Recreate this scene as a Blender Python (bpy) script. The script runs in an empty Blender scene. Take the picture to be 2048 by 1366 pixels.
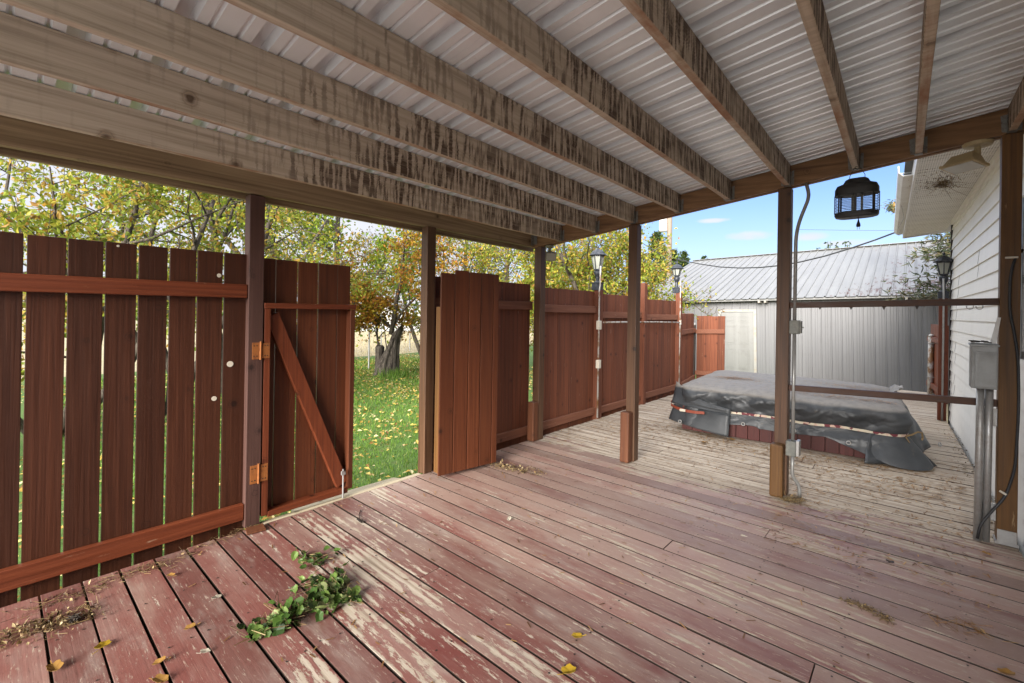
import bpy, bmesh, math, random
from mathutils import Vector, Matrix, noise as mnoise
rad = math.radians
S = bpy.context.scene
COL = S.collection
R = random.Random(7)

# ------------------------------------------------------------------ camera
CAM = Vector((3.14098, -4.05045, 1.39805))
YAW, PIT, ROL, FPX, SY = 0.72465, 0.0014, 0.01654, 914.967, -63.065
def cam_axes():
    c, s = math.cos(YAW), math.sin(YAW)
    F0 = Vector((-s, c, 0)); R0 = Vector((c, s, 0)); U0 = Vector((0, 0, 1))
    c, s = math.cos(PIT), math.sin(PIT)
    F = c*F0 + s*U0; U = -s*F0 + c*U0
    c, s = math.cos(ROL), math.sin(ROL)
    return c*R0 + s*U, -s*R0 + c*U, F
CR, CU, CF = cam_axes()
cam = bpy.data.cameras.new('camera'); co = bpy.data.objects.new('camera', cam); COL.objects.link(co)
co.matrix_world = Matrix(((CR.x, CU.x, -CF.x, CAM.x), (CR.y, CU.y, -CF.y, CAM.y), (CR.z, CU.z, -CF.z, CAM.z), (0, 0, 0, 1)))
cam.sensor_width = 36; cam.lens = FPX/2048*36; cam.shift_y = SY/2048; cam.clip_start = 0.02; cam.clip_end = 2000
S.camera = co
def ray(x, y):                       # measuring helper: a photo pixel (2048 wide) as a direction with forward length 1
    return CR*((x-1024)/FPX) + CU*(-(y-683-SY)/FPX) + CF
def pl(x, y, ax, v):
    d = ray(x, y); return CAM + d*((v-CAM[ax])/d[ax])
def at(x, y, t): return CAM + ray(x, y)*t

# ------------------------------------------------------------------ mesh building
class MB:
    def __init__(s): s.v = []; s.f = []
    def add(s, vs, fs):
        b = len(s.v); s.v += [tuple(p) for p in vs]; s.f += [tuple(b+i for i in q) for q in fs]
    def box(s, x0, x1, y0, y1, z0, z1):
        s.add([(x0,y0,z0),(x1,y0,z0),(x1,y1,z0),(x0,y1,z0),(x0,y0,z1),(x1,y0,z1),(x1,y1,z1),(x0,y1,z1)],
              [(0,3,2,1),(4,5,6,7),(0,1,5,4),(1,2,6,5),(2,3,7,6),(3,0,4,7)])
    def hexa(s, b, t):               # bottom 4 points, top 4 points (ccw seen from above)
        s.add(list(b)+list(t), [(0,3,2,1),(4,5,6,7),(0,1,5,4),(1,2,6,5),(2,3,7,6),(3,0,4,7)])
    def bar(s, p0, p1, w, h, up=(0,0,1)):
        p0 = Vector(p0); p1 = Vector(p1); d = (p1-p0).normalized(); u = Vector(up)
        sd = d.cross(u)
        if sd.length < 1e-4: sd = d.cross(Vector((1,0,0)))
        sd.normalize(); u = sd.cross(d).normalized()
        a = sd*(w/2); b = u*(h/2)
        q = lambda p: [p-a-b, p+a-b, p+a+b, p-a+b]
        s.add(q(p0)+q(p1), [(0,1,2,3),(7,6,5,4),(0,4,5,1),(1,5,6,2),(2,6,7,3),(3,7,4,0)])
    def tube(s, pts, r, n=8, cap=True):
        pts = [Vector(p) for p in pts]; m = len(pts)
        rr = r if isinstance(r, (list, tuple)) else [r]*m
        vs = []; fs = []; ref = None
        for i, p in enumerate(pts):
            d = (pts[min(i+1, m-1)]-pts[max(i-1, 0)])
            d = d.normalized() if d.length > 1e-9 else Vector((0,0,1))
            if ref is None:
                ref = d.orthogonal().normalized()
            else:
                ref = ref - d*ref.dot(d)
                ref = ref.normalized() if ref.length > 1e-6 else d.orthogonal().normalized()
            bi = d.cross(ref)
            for k in range(n):
                a = 2*math.pi*k/n; vs.append(p + (ref*math.cos(a)+bi*math.sin(a))*rr[i])
        for i in range(m-1):
            for k in range(n):
                k2 = (k+1) % n; fs.append((i*n+k, i*n+k2, (i+1)*n+k2, (i+1)*n+k))
        if cap:
            fs.append(tuple(range(n-1, -1, -1))); fs.append(tuple((m-1)*n+k for k in range(n)))
        s.add(vs, fs)
    def lathe(s, prof, c, n=16, sq=False):        # prof: (r, z) bottom to top
        c = Vector(c); vs = []; fs = []; m = len(prof)
        for r, z in prof:
            for k in range(n):
                a = 2*math.pi*(k+.5)/n; vs.append(c+Vector((r*math.cos(a), r*math.sin(a), z)))
        for i in range(m-1):
            for k in range(n):
                k2 = (k+1) % n; fs.append((i*n+k, i*n+k2, (i+1)*n+k2, (i+1)*n+k))
        fs.append(tuple(range(n-1, -1, -1))); fs.append(tuple((m-1)*n+k for k in range(n)))
        s.add(vs, fs)
    def grid(s, nu, nv, fn, closed=False):
        vs = [fn(i, j) for j in range(nv) for i in range(nu)]; fs = []
        for j in range(nv-1):
            for i in range(nu if closed else nu-1):
                i2 = (i+1) % nu; fs.append((j*nu+i, j*nu+i2, (j+1)*nu+i2, (j+1)*nu+i))
        s.add(vs, fs)
    def quad(s, a, b, c, d): s.add([a, b, c, d], [(0,1,2,3)])

def new_empty(name, loc, rz=0.0):
    o = bpy.data.objects.new(name, None); COL.objects.link(o); o.empty_display_size = .1
    o.location = loc; o.rotation_euler = (0, 0, rz); return o
def obj(name, mb, mat, parent=None, origin=None, local=False, smooth=False, bevel=0, solid=0):
    """one mesh object; verts are world coords unless local; parents carry only a location when not local"""
    me = bpy.data.meshes.new(name)
    off = Vector((0,0,0))
    if not local:
        if parent is not None:
            p = parent
            while p is not None: off = off + Vector(p.location); p = p.parent
        elif origin is not None: off = Vector(origin)
    vs = [tuple(Vector(p)-off) for p in mb.v] if off.length > 0 else mb.v
    me.from_pydata(vs, [], mb.f); me.update()
    if smooth:
        me.polygons.foreach_set('use_smooth', [True]*len(me.polygons))
    o = bpy.data.objects.new(name, me); COL.objects.link(o)
    me.materials.append(mat)
    if parent is not None: o.parent = parent
    elif origin is not None: o.location = off
    if bevel:
        b = o.modifiers.new('bevel', 'BEVEL'); b.width = bevel; b.segments = 2; b.limit_method = 'ANGLE'; b.angle_limit = rad(40)
    if solid:
        b = o.modifiers.new('solid', 'SOLIDIFY'); b.thickness = solid; b.offset = 0
    return o
def tag(o, label=None, cat=None, group=None, kind=None):
    if label: o['label'] = label
    if cat: o['category'] = cat
    if group: o['group'] = group
    if kind: o['kind'] = kind
    return o
def thing(name, label, cat, loc, rz=0.0, group=None):
    return tag(new_empty(name, loc, rz), label, cat, group)
def copy_tree(o, parent=None):
    c = o.copy(); COL.objects.link(c)
    if parent is not None: c.parent = parent
    for ch in list(o.children): copy_tree(ch, c)
    return c

# ------------------------------------------------------------------ materials
class NT:
    def __init__(s, name):
        s.m = bpy.data.materials.new(name); s.m.use_nodes = True; s.t = s.m.node_tree; s.t.nodes.clear()
        s.out = s.t.nodes.new('ShaderNodeOutputMaterial')
    def n(s, typ, props=None, **ins):
        nd = s.t.nodes.new('ShaderNode'+typ)
        for k, v in (props or {}).items(): setattr(nd, k, v)
        for k, v in ins.items():
            key = int(k[1:]) if k[0] == 'i' and k[1:].isdigit() else k.replace('_', ' ')
            s.set(nd.inputs[key], v)
        return nd
    def set(s, sock, v):
        if isinstance(v, bpy.types.NodeSocket): s.t.links.new(v, sock)
        elif isinstance(v, bpy.types.Node): s.t.links.new(v.outputs[0], sock)
        else:
            if isinstance(v, (tuple, list)) and len(v) == 3 and sock.type == 'RGBA': v = (*v, 1)
            sock.default_value = v
    def math(s, op, a, b=0.0, clamp=False, c=0.0):
        nd = s.t.nodes.new('ShaderNodeMath'); nd.operation = op; nd.use_clamp = clamp
        s.set(nd.inputs[0], a); s.set(nd.inputs[1], b); s.set(nd.inputs[2], c); return nd.outputs[0]
    def mix(s, f, a, b, blend='MIX'):
        nd = s.t.nodes.new('ShaderNodeMix'); nd.data_type = 'RGBA'; nd.blend_type = blend
        s.set(nd.inputs[0], f); s.set(nd.inputs[6], a); s.set(nd.inputs[7], b); return nd.outputs[2]
    def ss(s, v, lo, hi, a=0.0, b=1.0, smooth=True):
        nd = s.t.nodes.new('ShaderNodeMapRange'); nd.interpolation_type = 'SMOOTHSTEP' if smooth else 'LINEAR'
        s.set(nd.inputs[0], v); s.set(nd.inputs[1], lo); s.set(nd.inputs[2], hi); s.set(nd.inputs[3], a); s.set(nd.inputs[4], b)
        return nd.outputs[0]
    def ramp(s, v, stops, interp='LINEAR'):
        nd = s.t.nodes.new('ShaderNodeValToRGB'); cr = nd.color_ramp; cr.interpolation = interp
        while len(cr.elements) < len(stops): cr.elements.new(.5)
        for e, (p, c) in zip(cr.elements, stops): e.position = p; e.color = (*c, 1)
        s.set(nd.inputs[0], v); return nd.outputs[0]
    def coords(s, scale=(1,1,1), rnd=None, src='Object', base=None):
        v = base if base is not None else s.n('TexCoord').outputs[src]
        if rnd is not None:
            m = s.n('VectorMath', dict(operation='SCALE')); s.set(m.inputs[0], (37.3, 91.7, 53.1)); s.set(m.inputs[3], rnd)
            a = s.n('VectorMath', dict(operation='ADD')); s.set(a.inputs[0], v); s.set(a.inputs[1], m.outputs[0]); v = a.outputs[0]
        m = s.n('Mapping'); s.set(m.inputs[0], v); m.inputs[3].default_value = scale
        return m.outputs[0]
    def noise(s, vec, scale=1.0, detail=4.0, rough=.55, dist=0.0):
        nd = s.n('TexNoise', Scale=scale, Detail=detail, Roughness=rough, Distortion=dist); s.set(nd.inputs['Vector'], vec); return nd.outputs[0]
    def island(s): return s.n('NewGeometry').outputs['Random Per Island']
    def orand(s): return s.n('ObjectInfo').outputs['Random']
    def bsdf(s, col, rough=.6, metal=0.0, bump=None, bs=.3, bd=.01, spec=.5, normal=None, **kw):
        b = s.n('BsdfPrincipled'); s.set(b.inputs['Base Color'], col); s.set(b.inputs['Roughness'], rough); s.set(b.inputs['Metallic'], metal)
        s.set(b.inputs['Specular IOR Level'], spec)
        for k, v in kw.items(): s.set(b.inputs[k.replace('_', ' ')], v)
        if bump is not None:
            bp = s.n('Bump', Strength=bs, Distance=bd); s.set(bp.inputs['Height'], bump); s.t.links.new(bp.outputs[0], b.inputs['Normal'])
        s.t.links.new(b.outputs[0], s.out.inputs[0]); return b

def axis_scale(ax, along, across):
    return tuple(along if i == ax else across for i in range(3))
def add(n, *xs):
    r = xs[0]
    for x in xs[1:]: r = n.math('ADD', r, x)
    return r

def wood_mat(name, c_dark, c_mid, c_light, ax, var=.35, rough=.6, stain=None, per='island', scuff=None, streak=0.0, bs=.35, ringy=.5, spec=.35):
    n = NT(name)
    r = n.island() if per == 'island' else n.orand()
    base = n.coords((1,1,1), rnd=r)
    grain = n.noise(n.coords(axis_scale(ax, 1.6, 85), base=base), 1, 6, .62, .35)
    wv = n.n('TexWave', dict(wave_type='BANDS', bands_direction='DIAGONAL'), Scale=1.0, Distortion=9.0, Detail=3.0, Detail_Scale=1.2)
    n.set(wv.inputs['Vector'], n.coords(axis_scale(ax, .5, 11), base=base))
    g = n.math('ADD', n.math('MULTIPLY', grain, 1-ringy*.22), n.math('MULTIPLY', wv.outputs[1], ringy*.22))
    col = n.ramp(g, [(.22, c_dark), (.5, c_mid), (.8, c_light)])
    big = n.noise(n.coords(axis_scale(ax, .8, 3), base=base), 1, 4, .6)
    col = n.mix(n.ss(big, .3, .75, 0, .55), col, c_mid)

    vk = n.n('TexVoronoi', Scale=4.6); n.set(vk.inputs['Vector'], base)
    kd = n.math('ADD', vk.outputs['Distance'], n.math('MULTIPLY', n.math('SUBTRACT', grain, .5), .10))
    col = n.mix(n.ss(kd, .20, .12, 0, .45), col, n.mix(n.ss(n.math('FRACT', n.math('MULTIPLY', kd, 24.)), .2, .8), tuple(q*.6 for q in c_dark), c_mid)); col = n.mix(n.ss(kd, .10, .06, 0, .85), col, tuple(q*.6 for q in c_dark))
    val = n.ss(r, 0, 1, 1-var, 1+var, False)
    hsv = n.n('HueSaturation', Value=val); n.set(hsv.inputs['Color'], col); col = hsv.outputs[0]
    if stain:                                   # darker run-marks along the grain
        st = n.noise(n.coords(axis_scale(ax, .35, 22), base=base), 1, 5, .6, .3)
        col = n.mix(n.ss(st, .5, .72, 0, .8), col, stain)
    if scuff:
        sc = n.noise(n.coords(axis_scale(ax, 4, 40), base=base), 1, 7, .75)
        col = n.mix(n.ss(sc, .64, .70, 0, .8), col, scuff)
    rg = n.ss(grain, .2, .8, rough-.1, rough+.12)
    n.bsdf(col, rg, bump=g, bs=bs, bd=.004, spec=spec)
    return n.m

def paint_mat(name, col, rough=.5, metal=0.0, dirt=(.1,.08,.06), amt=.35, scale=6.0, bs=.1, spec=.5, fine=90.):
    n = NT(name); v = n.coords(rnd=n.orand())
    a = n.noise(v, scale, 7, .65); b = n.noise(v, fine, 3, .6)
    c = n.mix(n.math('MULTIPLY', n.ss(a, .42, .78), amt), col, dirt)
    c = n.mix(n.ss(b, .3, .7, 0, .12), c, tuple(x*.55 for x in col))
    n.bsdf(c, n.ss(a, .3, .75, rough-.08, min(1, rough+.18)), metal, bump=b, bs=bs, bd=.002, spec=spec)
    return n.m

M = {}
def build_materials():
    # red-brown stained timber: fence rails and pickets (grain along Z), rails along Y / X
    dk, md, lt = (.026,.009,.005), (.066,.020,.009), (.112,.036,.014)
    M['stain_z'] = wood_mat('stained pickets', (.020,.006,.003), (.046,.0132,.0052), (.076,.022,.0078), 2, .2, .5, ringy=.4)
    M['gate_z'] = wood_mat('gate boards', (.036,.010,.0042), (.080,.0215,.0075), (.120,.037,.012), 2, .25, .5, ringy=.5)
    rl = ((.05,.012,.005), (.135,.031,.011), (.21,.054,.018))
    M['rail_y'] = wood_mat('stained rail along y', *rl, 1, .15, .48, ringy=.5, scuff=(.30,.20,.13))
    M['rail_x'] = wood_mat('stained rail along x', (.02,.009,.005), (.062,.024,.011), (.10,.04,.016), 0, .15, .5, ringy=.5)
    M['rail_z'] = wood_mat('stained stile', *rl, 2, .15, .48, ringy=.5)
    M['fade_z'] = wood_mat('faded pickets', (.065,.019,.0085), (.145,.044,.020), (.215,.080,.040), 2, .25, .72, stain=(.06,.018,.009), scuff=(.42,.33,.26), ringy=.45)
    M['fade_y'] = wood_mat('faded rail', (.09,.030,.017), (.185,.07,.038), (.28,.125,.075), 1, .2, .72, scuff=(.38,.28,.2), ringy=.4)
    M['post'] = wood_mat('stained post', (.036,.017,.009), (.088,.042,.020), (.15,.075,.037), 2, .2, .5, ringy=.6, spec=.4)
    M['post_in'] = wood_mat('purple brown post', (.035,.016,.012), (.072,.034,.026), (.105,.052,.040), 2, .1, .6, ringy=.35)
    M['post_gold'] = wood_mat('golden post', (.06,.026,.007), (.135,.06,.016), (.21,.10,.03), 2, .15, .55, stain=(.07,.03,.01), ringy=.6)
    M['post_house'] = wood_mat('house post', (.045,.02,.006), (.12,.056,.015), (.19,.095,.03), 2, .15, .55, stain=(.05,.022,.008), ringy=.6, scuff=(.3,.2,.1))
    M['block'] = wood_mat('post block', (.05,.018,.008), (.12,.042,.018), (.19,.075,.032), 2, .2, .6, ringy=.5, scuff=(.3,.2,.13))
    M['beam_x'] = wood_mat('header timber', (.10,.05,.022), (.21,.115,.052), (.32,.19,.095), 0, .12, .62, stain=(.075,.035,.016), ringy=.85)
    M['beam_y'] = wood_mat('side beam timber', (.13,.085,.044), (.25,.175,.10), (.37,.28,.17), 1, .12, .65, stain=(.085,.05,.025), ringy=.95)
    M['pale_y'] = wood_mat('bare pale board', (.30,.24,.15), (.46,.39,.27), (.58,.51,.38), 1, .1, .75, ringy=.5)
    # rafters: weathered timber with dark water stripes across the faces
    n = NT('rafter timber'); r = n.island(); tc = n.n('TexCoord').outputs['Object']
    base = n.coords(rnd=r)
    grain = n.noise(n.coords((85,1.5,85), base=base), 1, 6, .62, .3)
    wv = n.n('TexWave', dict(wave_type='BANDS', bands_direction='DIAGONAL'), Scale=1.0, Distortion=8.0, Detail=2.5, Detail_Scale=.6)
    n.set(wv.inputs['Vector'], n.coords((10,.45,10), base=base))
    g = n.math('ADD', n.math('MULTIPLY', grain, .82), n.math('MULTIPLY', wv.outputs[1], .18))
    col = n.ramp(g, [(.2, (.28,.23,.175)), (.5, (.50,.43,.34)), (.8, (.63,.56,.47))])

    vk = n.n('TexVoronoi', Scale=4.6); n.set(vk.inputs['Vector'], base)
    kd = n.math('ADD', vk.outputs['Distance'], n.math('MULTIPLY', n.math('SUBTRACT', grain, .5), .10))
    col = n.mix(n.ss(kd, .20, .12, 0, .45), col, n.mix(n.ss(n.math('FRACT', n.math('MULTIPLY', kd, 24.)), .2, .8), (.07,.04,.022), (.27,.18,.105))); col = n.mix(n.ss(kd, .10, .06, 0, .85), col, (.07,.04,.022))
    # stripes
    jag = n.noise(n.coords((1,2,160), base=base), 1, 2, .5)
    yy = n.n('SeparateXYZ'); n.set(yy.inputs[0], tc)
    sy = n.math('ADD', yy.outputs[1], n.math('MULTIPLY', n.math('SUBTRACT', jag, .5), .016))
    cv = n.n('CombineXYZ'); n.set(cv.inputs[1], sy); n.set(cv.inputs[0], n.math('MULTIPLY', r, 61.0)); n.set(cv.inputs[2], n.math('MULTIPLY', yy.outputs[2], .12))
    st = n.noise(cv.outputs[0], 40.0, 2.0, .5)
    far = n.ss(n.math('ADD', yy.outputs[1], n.math('MULTIPLY', n.noise(n.coords((1,1,1), base=base), 1.5, 2), 1.2)), -1.5, .9)
    clus = n.ss(n.noise(n.coords((.7,1.6,2.5), base=base), 1, 4, .6), .36, .56, .45, 1.0)
    dark = n.math('MULTIPLY', n.ss(st, n.ss(far, 0, 1, .58, .43), n.ss(far, 0, 1, .72, .56)), n.ss(far, 0, 1, .12, 1.0))
    nz = n.n('SeparateXYZ'); n.set(nz.inputs[0], n.n('NewGeometry').outputs['Normal'])
    side = n.math('SUBTRACT', 1.0, n.math('MULTIPLY', n.ss(n.math('ABSOLUTE', nz.outputs[2]), .4, .7), .82))
    dark = n.math('MULTIPLY', n.math('MULTIPLY', dark, side), clus)
    col = n.mix(n.ss(far, 0, 1, 0, .3), col, (.52,.42,.30))
    col = n.mix(n.math('MULTIPLY', dark, n.ss(grain, .25, .6, .5, .95)), col, (.055,.028,.015))
    und = n.ss(n.math('ABSOLUTE', nz.outputs[2]), .4, .7)
    red = n.noise(n.coords((6,2.2,6), base=base), 1, 6, .65)
    col = n.mix(n.math('MULTIPLY', und, n.ss(red, .42, .68, 0, .85)), col, (.27,.115,.05))
    n.bsdf(col, .68, bump=g, bs=.4, bd=.004, spec=.3); M['rafter'] = n.m
    # deck
    n = NT('worn deck paint'); r = n.island(); tc = n.n('TexCoord').outputs['Object']
    base = n.coords(rnd=r); xyz = n.n('SeparateXYZ'); n.set(xyz.inputs[0], tc); X, Y = xyz.outputs[0], xyz.outputs[1]
    grain = n.noise(n.coords((1.6,75,75), base=base), 1, 6, .65, .5)
    wv = n.n('TexWave', dict(wave_type='BANDS', bands_direction='DIAGONAL'), Scale=1.0, Distortion=9.0, Detail=3, Detail_Scale=.6)
    n.set(wv.inputs['Vector'], n.coords((.5,14,14), base=base))
    ring = wv.outputs[1]
    n1 = n.noise(n.coords((5.5,19,19), base=base), 1, 9, .80)
    n0 = n.noise(n.coords((.9,1.6,1)), 1, 4, .6)            # across boards
    n00 = n.noise(n.coords((.45,.7,1)), 1, 2, .5)
    peel = add(n, n.math('MULTIPLY', n1, .60), n.math('MULTIPLY', grain, .12), n.math('MULTIPLY', ring, .05), n.math('MULTIPLY', n0, .34))
    wob = n.math('MULTIPLY', n.math('SUBTRACT', n.noise(n.coords((2.2,3.5,1)), 1, 6, .65), .5), 1.1)
    out_y = n.ss(n.math('ADD', n.math('ADD', Y, wob), n.math('MULTIPLY', n.ss(X, 2.2, 3.4), -.15)), -.38, .22)
    gd = n.n('VectorMath', dict(operation='DISTANCE')); n.set(gd.inputs[0], tc); gd.inputs[1].default_value = (.35,-2.45,0)
    gate = n.ss(gd.outputs[1], .25, 1.35, .11, 0)
    dd = n.math('ABSOLUTE', n.math('SUBTRACT', n.math('ADD', Y, n.math('MULTIPLY', X, -.18)), -3.05))   # walked strip
    strip = n.math('MULTIPLY', n.ss(dd, .15, .8, .045, 0), n.ss(X, .6, 1.3))
    rv = n.math('MULTIPLY', n.math('SUBTRACT', r, .5), .09)
    lft = n.ss(X, .3, 2.0, -.075, 0)
    amt = add(n, peel, n.math('MULTIPLY', out_y, .26), gate, strip, rv, lft)
    bare = n.ss(amt, .618, .648)
    pn = n.noise(n.coords((1.6,3.2,1), base=n.coords(rnd=n.math('MULTIPLY', r, .012))), 1, 5, .6)
    paint = n.ramp(pn, [(.25, (.140,.032,.026)), (.5, (.185,.078,.064)), (.75, (.255,.165,.138))])
    mauve = n.ss(n.math('ADD', n.noise(n.coords((1.1,5,5), base=base), 1, 4, .6), n.ss(n.math('SUBTRACT', Y, n.math('MULTIPLY', X, .12)), -3.3, -1.6, -.12, .16)), .40, .68, 0, .85)
    paint = n.mix(mauve, paint, (.30,.205,.165))
    hs = n.n('HueSaturation', Value=n.ss(r, 0, 1, .78, 1.2, False)); n.set(hs.inputs['Color'], paint); paint = hs.outputs[0]
    woodc = n.ramp(add(n, n.math('MULTIPLY', grain, .7), n.math('MULTIPLY', ring, .3)), [(.22, (.19,.14,.10)), (.48, (.36,.295,.225)), (.78, (.47,.41,.33))])
    white = n.ramp(n.noise(n.coords((1.5,34,34), base=base), 1, 7, .72), [(.34, (.085,.05,.03)), (.45, (.30,.23,.165)), (.60, (.57,.495,.40))])
    woodc = n.mix(n.math('MULTIPLY', out_y, n.ss(X, 2.0, 3.2, .95, .45)), woodc, white)
    col = n.mix(bare, paint, woodc)
    grey = n.noise(n.coords((2.2,9,9), base=base), 1, 5, .65)
    col = n.mix(n.ss(grey, .5, .74, 0, .5), col, (.34,.29,.25))
    fl = n.noise(n.coords((14,90,90), base=base), 1, 6, .75); col = n.mix(n.ss(fl, .58, .645, 0, .7), col, (.42,.345,.27)); col = n.mix(n.ss(fl, .40, .33, 0, .5), col, (.085,.04,.03))
    spk = n.noise(n.coords((26,60,30), base=base), 1, 5, .7)
    col = n.mix(n.ss(spk, .66, .72, 0, .6), col, (.05,.03,.02))
    gn = n.n('SeparateXYZ'); n.set(gn.inputs[0], n.n('NewGeometry').outputs['True Normal']); col = n.mix(n.ss(n.math('ABSOLUTE', gn.outputs[2]), .75, .45), col, (.035,.022,.016))   # board sides coloured dark to paint shade into the gaps, with some grime
    h = add(n, n.math('MULTIPLY', bare, -.35), n.math('MULTIPLY', grain, .8))
    rg = n.math('ADD', n.ss(bare, 0, 1, .50, .8), n.math('MULTIPLY', n.math('SUBTRACT', n1, .5), .3))
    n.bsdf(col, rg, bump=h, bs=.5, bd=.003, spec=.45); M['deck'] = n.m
    # metals
    n = NT('white roof sheet'); v = n.coords()
    a = n.noise(n.coords((.6,9,9)), 1, 6, .65); b = n.noise(v, 26, 5, .7)
    c = n.mix(n.ss(a, .4, .75, 0, .18), (.83,.875,.91), (.73,.775,.81)); c = n.mix(n.ss(b, .68, .76, 0, .3), c, (.3,.27,.24))
    n.bsdf(c, .36, .30, spec=.5); M['roof_in'] = n.m
    def sheet(name, c0, c1, streak, rust=False, vert=True, rough=.4):
        n = NT(name); sc = (5,5,.35) if vert else (6,.5,.5)
        a = n.noise(n.coords(sc), 1, 6, .65); b = n.noise(n.coords(), 3.5, 6, .7)
        c = n.mix(n.ss(a, .35, .7), c0, c1); c = n.mix(n.ss(b, .5, .75, 0, .5), c, streak)
        if rust:
            xyz = n.n('SeparateXYZ'); n.set(xyz.inputs[0], n.n('TexCoord').outputs['Object'])
            m1 = n.noise(n.coords((13,3.0,3.0)), 1, 9, .75); m2 = n.noise(n.coords(), .9, 3, .5)
            side = n.ss(xyz.outputs[0], -.5, 3.6, -.16, .06)
            low = n.ss(xyz.outputs[1], 0.2, 3.0, .05, -.03)
            rm = n.ss(add(n, m1, n.math('MULTIPLY', m2, .25), side, low), .715, .735)
            c = n.mix(rm, c, n.ramp(m2, [(.3, (.045,.013,.006)), (.7, (.085,.032,.016))]))
        n.bsdf(c, rough, .0, bump=b, bs=.05, bd=.01, spec=.6); return n.m
    M['shed_wall'] = sheet('grey shed wall', (.142,.141,.144), (.160,.159,.162), (.136,.132,.131))
    M['shed_roof'] = sheet('galvanised shed roof', (.155,.155,.152), (.185,.185,.18), (.13,.128,.12), rust=True, vert=False)
    M['door'] = sheet('grimy white door', (.175,.173,.165), (.205,.203,.195), (.135,.13,.12))
    M['trim'] = paint_mat('old white trim', (.27,.262,.24), .6, dirt=(.28,.2,.11), amt=.7, scale=9)
    M['siding'] = sheet('vinyl siding', (.76,.745,.70), (.80,.785,.74), (.68,.66,.60), rough=.5)
    n = NT('vented soffit'); xyz = n.n('SeparateXYZ'); n.set(xyz.inputs[0], n.n('TexCoord').outputs['Object'])
    fx = n.math('FRACT', n.math('MULTIPLY', xyz.outputs[0], 62.)); fy = n.math('FRACT', n.math('MULTIPLY', xyz.outputs[1], 32.))
    dx = n.math('SUBTRACT', fx, .5); dy = n.math('SUBTRACT', fy, .5)
    dd = n.math('ADD', n.math('MULTIPLY', dx, dx), n.math('MULTIPLY', dy, dy))
    c = n.mix(n.ss(dd, .05, .12, .55, 0), (.70,.69,.65), (.10,.09,.08))
    a = n.noise(n.coords(), 6, 6, .7); c = n.mix(n.ss(a, .5, .75, 0, .35), c, (.45,.41,.35))
    n.bsdf(c, .55); M['soffit'] = n.m
    M['white'] = paint_mat('white trim paint', (.72,.71,.68), .45, dirt=(.4,.36,.3), amt=.35)
    M['galv'] = paint_mat('galvanised steel', (.40,.40,.39), .42, .6, dirt=(.22,.17,.12), amt=.5, scale=14)
    M['hanger'] = paint_mat('painted hanger', (.19,.195,.18), .5, .3, dirt=(.10,.055,.03), amt=.95, scale=45)
    M['conduit'] = paint_mat('grey conduit', (.30,.30,.29), .4, .35, dirt=(.2,.17,.13), amt=.5, scale=14)
    M['box'] = paint_mat('grey steel box', (.24,.25,.245), .42, .1, dirt=(.14,.13,.11), amt=.4, scale=8)
    M['box_dark'] = paint_mat('dark weathered box', (.14,.145,.13), .5, .2, dirt=(.32,.31,.27), amt=.7, scale=22)
    M['rusty'] = paint_mat('rusty hinge', (.34,.12,.03), .6, .25, dirt=(.14,.04,.015), amt=.8, scale=30)
    M['black'] = paint_mat('black plastic', (.018,.019,.021), .45, dirt=(.07,.07,.07), amt=.5, scale=12)
    M['blackmetal'] = paint_mat('black painted lamp', (.022,.026,.034), .38, .2, dirt=(.10,.10,.11), amt=.5, scale=20)
    M['dark'] = paint_mat('dark iron', (.03,.022,.018), .6, .3)
    M['beige'] = paint_mat('beige lamp housing', (.40,.32,.18), .5, dirt=(.2,.14,.07), amt=.6, scale=10)
    M['ivory'] = paint_mat('ivory plastic', (.60,.55,.45), .5, dirt=(.3,.25,.18), amt=.4)
    M['bronze'] = paint_mat('olive flood lamp', (.16,.15,.09), .45, .2, dirt=(.3,.28,.2), amt=.5)
    n = NT('frosted glass'); n.bsdf((.38,.39,.33), .25, spec=.6, bump=n.noise(n.coords(), 60, 2), bs=.1, Transmission_Weight=.25); M['glass'] = n.m
    n = NT('window pane'); n.bsdf((.10,.13,.17), .06, spec=.8); M['pane'] = n.m
    # tarp
    n = NT('grey vinyl tarp'); v = n.coords()
    a = n.noise(v, 3.2, 6, .65); b = n.noise(v, 16, 5, .7)
    nz = n.n('SeparateXYZ'); n.set(nz.inputs[0], n.n('TexCoord').outputs['Object'])
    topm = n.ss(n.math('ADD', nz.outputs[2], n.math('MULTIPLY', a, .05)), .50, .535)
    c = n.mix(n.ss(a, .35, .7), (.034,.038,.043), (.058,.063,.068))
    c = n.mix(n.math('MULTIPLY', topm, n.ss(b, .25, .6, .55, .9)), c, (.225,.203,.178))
    c = n.mix(n.ss(b, .62, .74, 0, .35), c, (.16,.13,.10))
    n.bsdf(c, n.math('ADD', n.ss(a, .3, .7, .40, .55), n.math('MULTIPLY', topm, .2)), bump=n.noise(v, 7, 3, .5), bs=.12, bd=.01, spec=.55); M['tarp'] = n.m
    n = NT('patterned ribbon'); vo = n.n('TexVoronoi', Scale=26.); n.set(vo.inputs['Vector'], n.coords((1,1,1)))
    c = n.ramp(n.n('SeparateXYZ', **{'i0': vo.outputs['Color']}).outputs[0], [(.0, (.62,.55,.42)), (.55, (.58,.50,.36)), (.62, (.16,.03,.04)), (.8, (.60,.42,.33))], 'CONSTANT')
    n.bsdf(c, .7); M['ribbon'] = n.m
    M['strap_red'] = paint_mat('red strap', (.24,.045,.02), .6)
    M['skirt'] = wood_mat('red tub skirt', (.045,.012,.011), (.085,.022,.019), (.12,.035,.03), 2, .18, .5, ringy=.3)
    M['rope'] = paint_mat('straw rope', (.33,.22,.10), .8)
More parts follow.
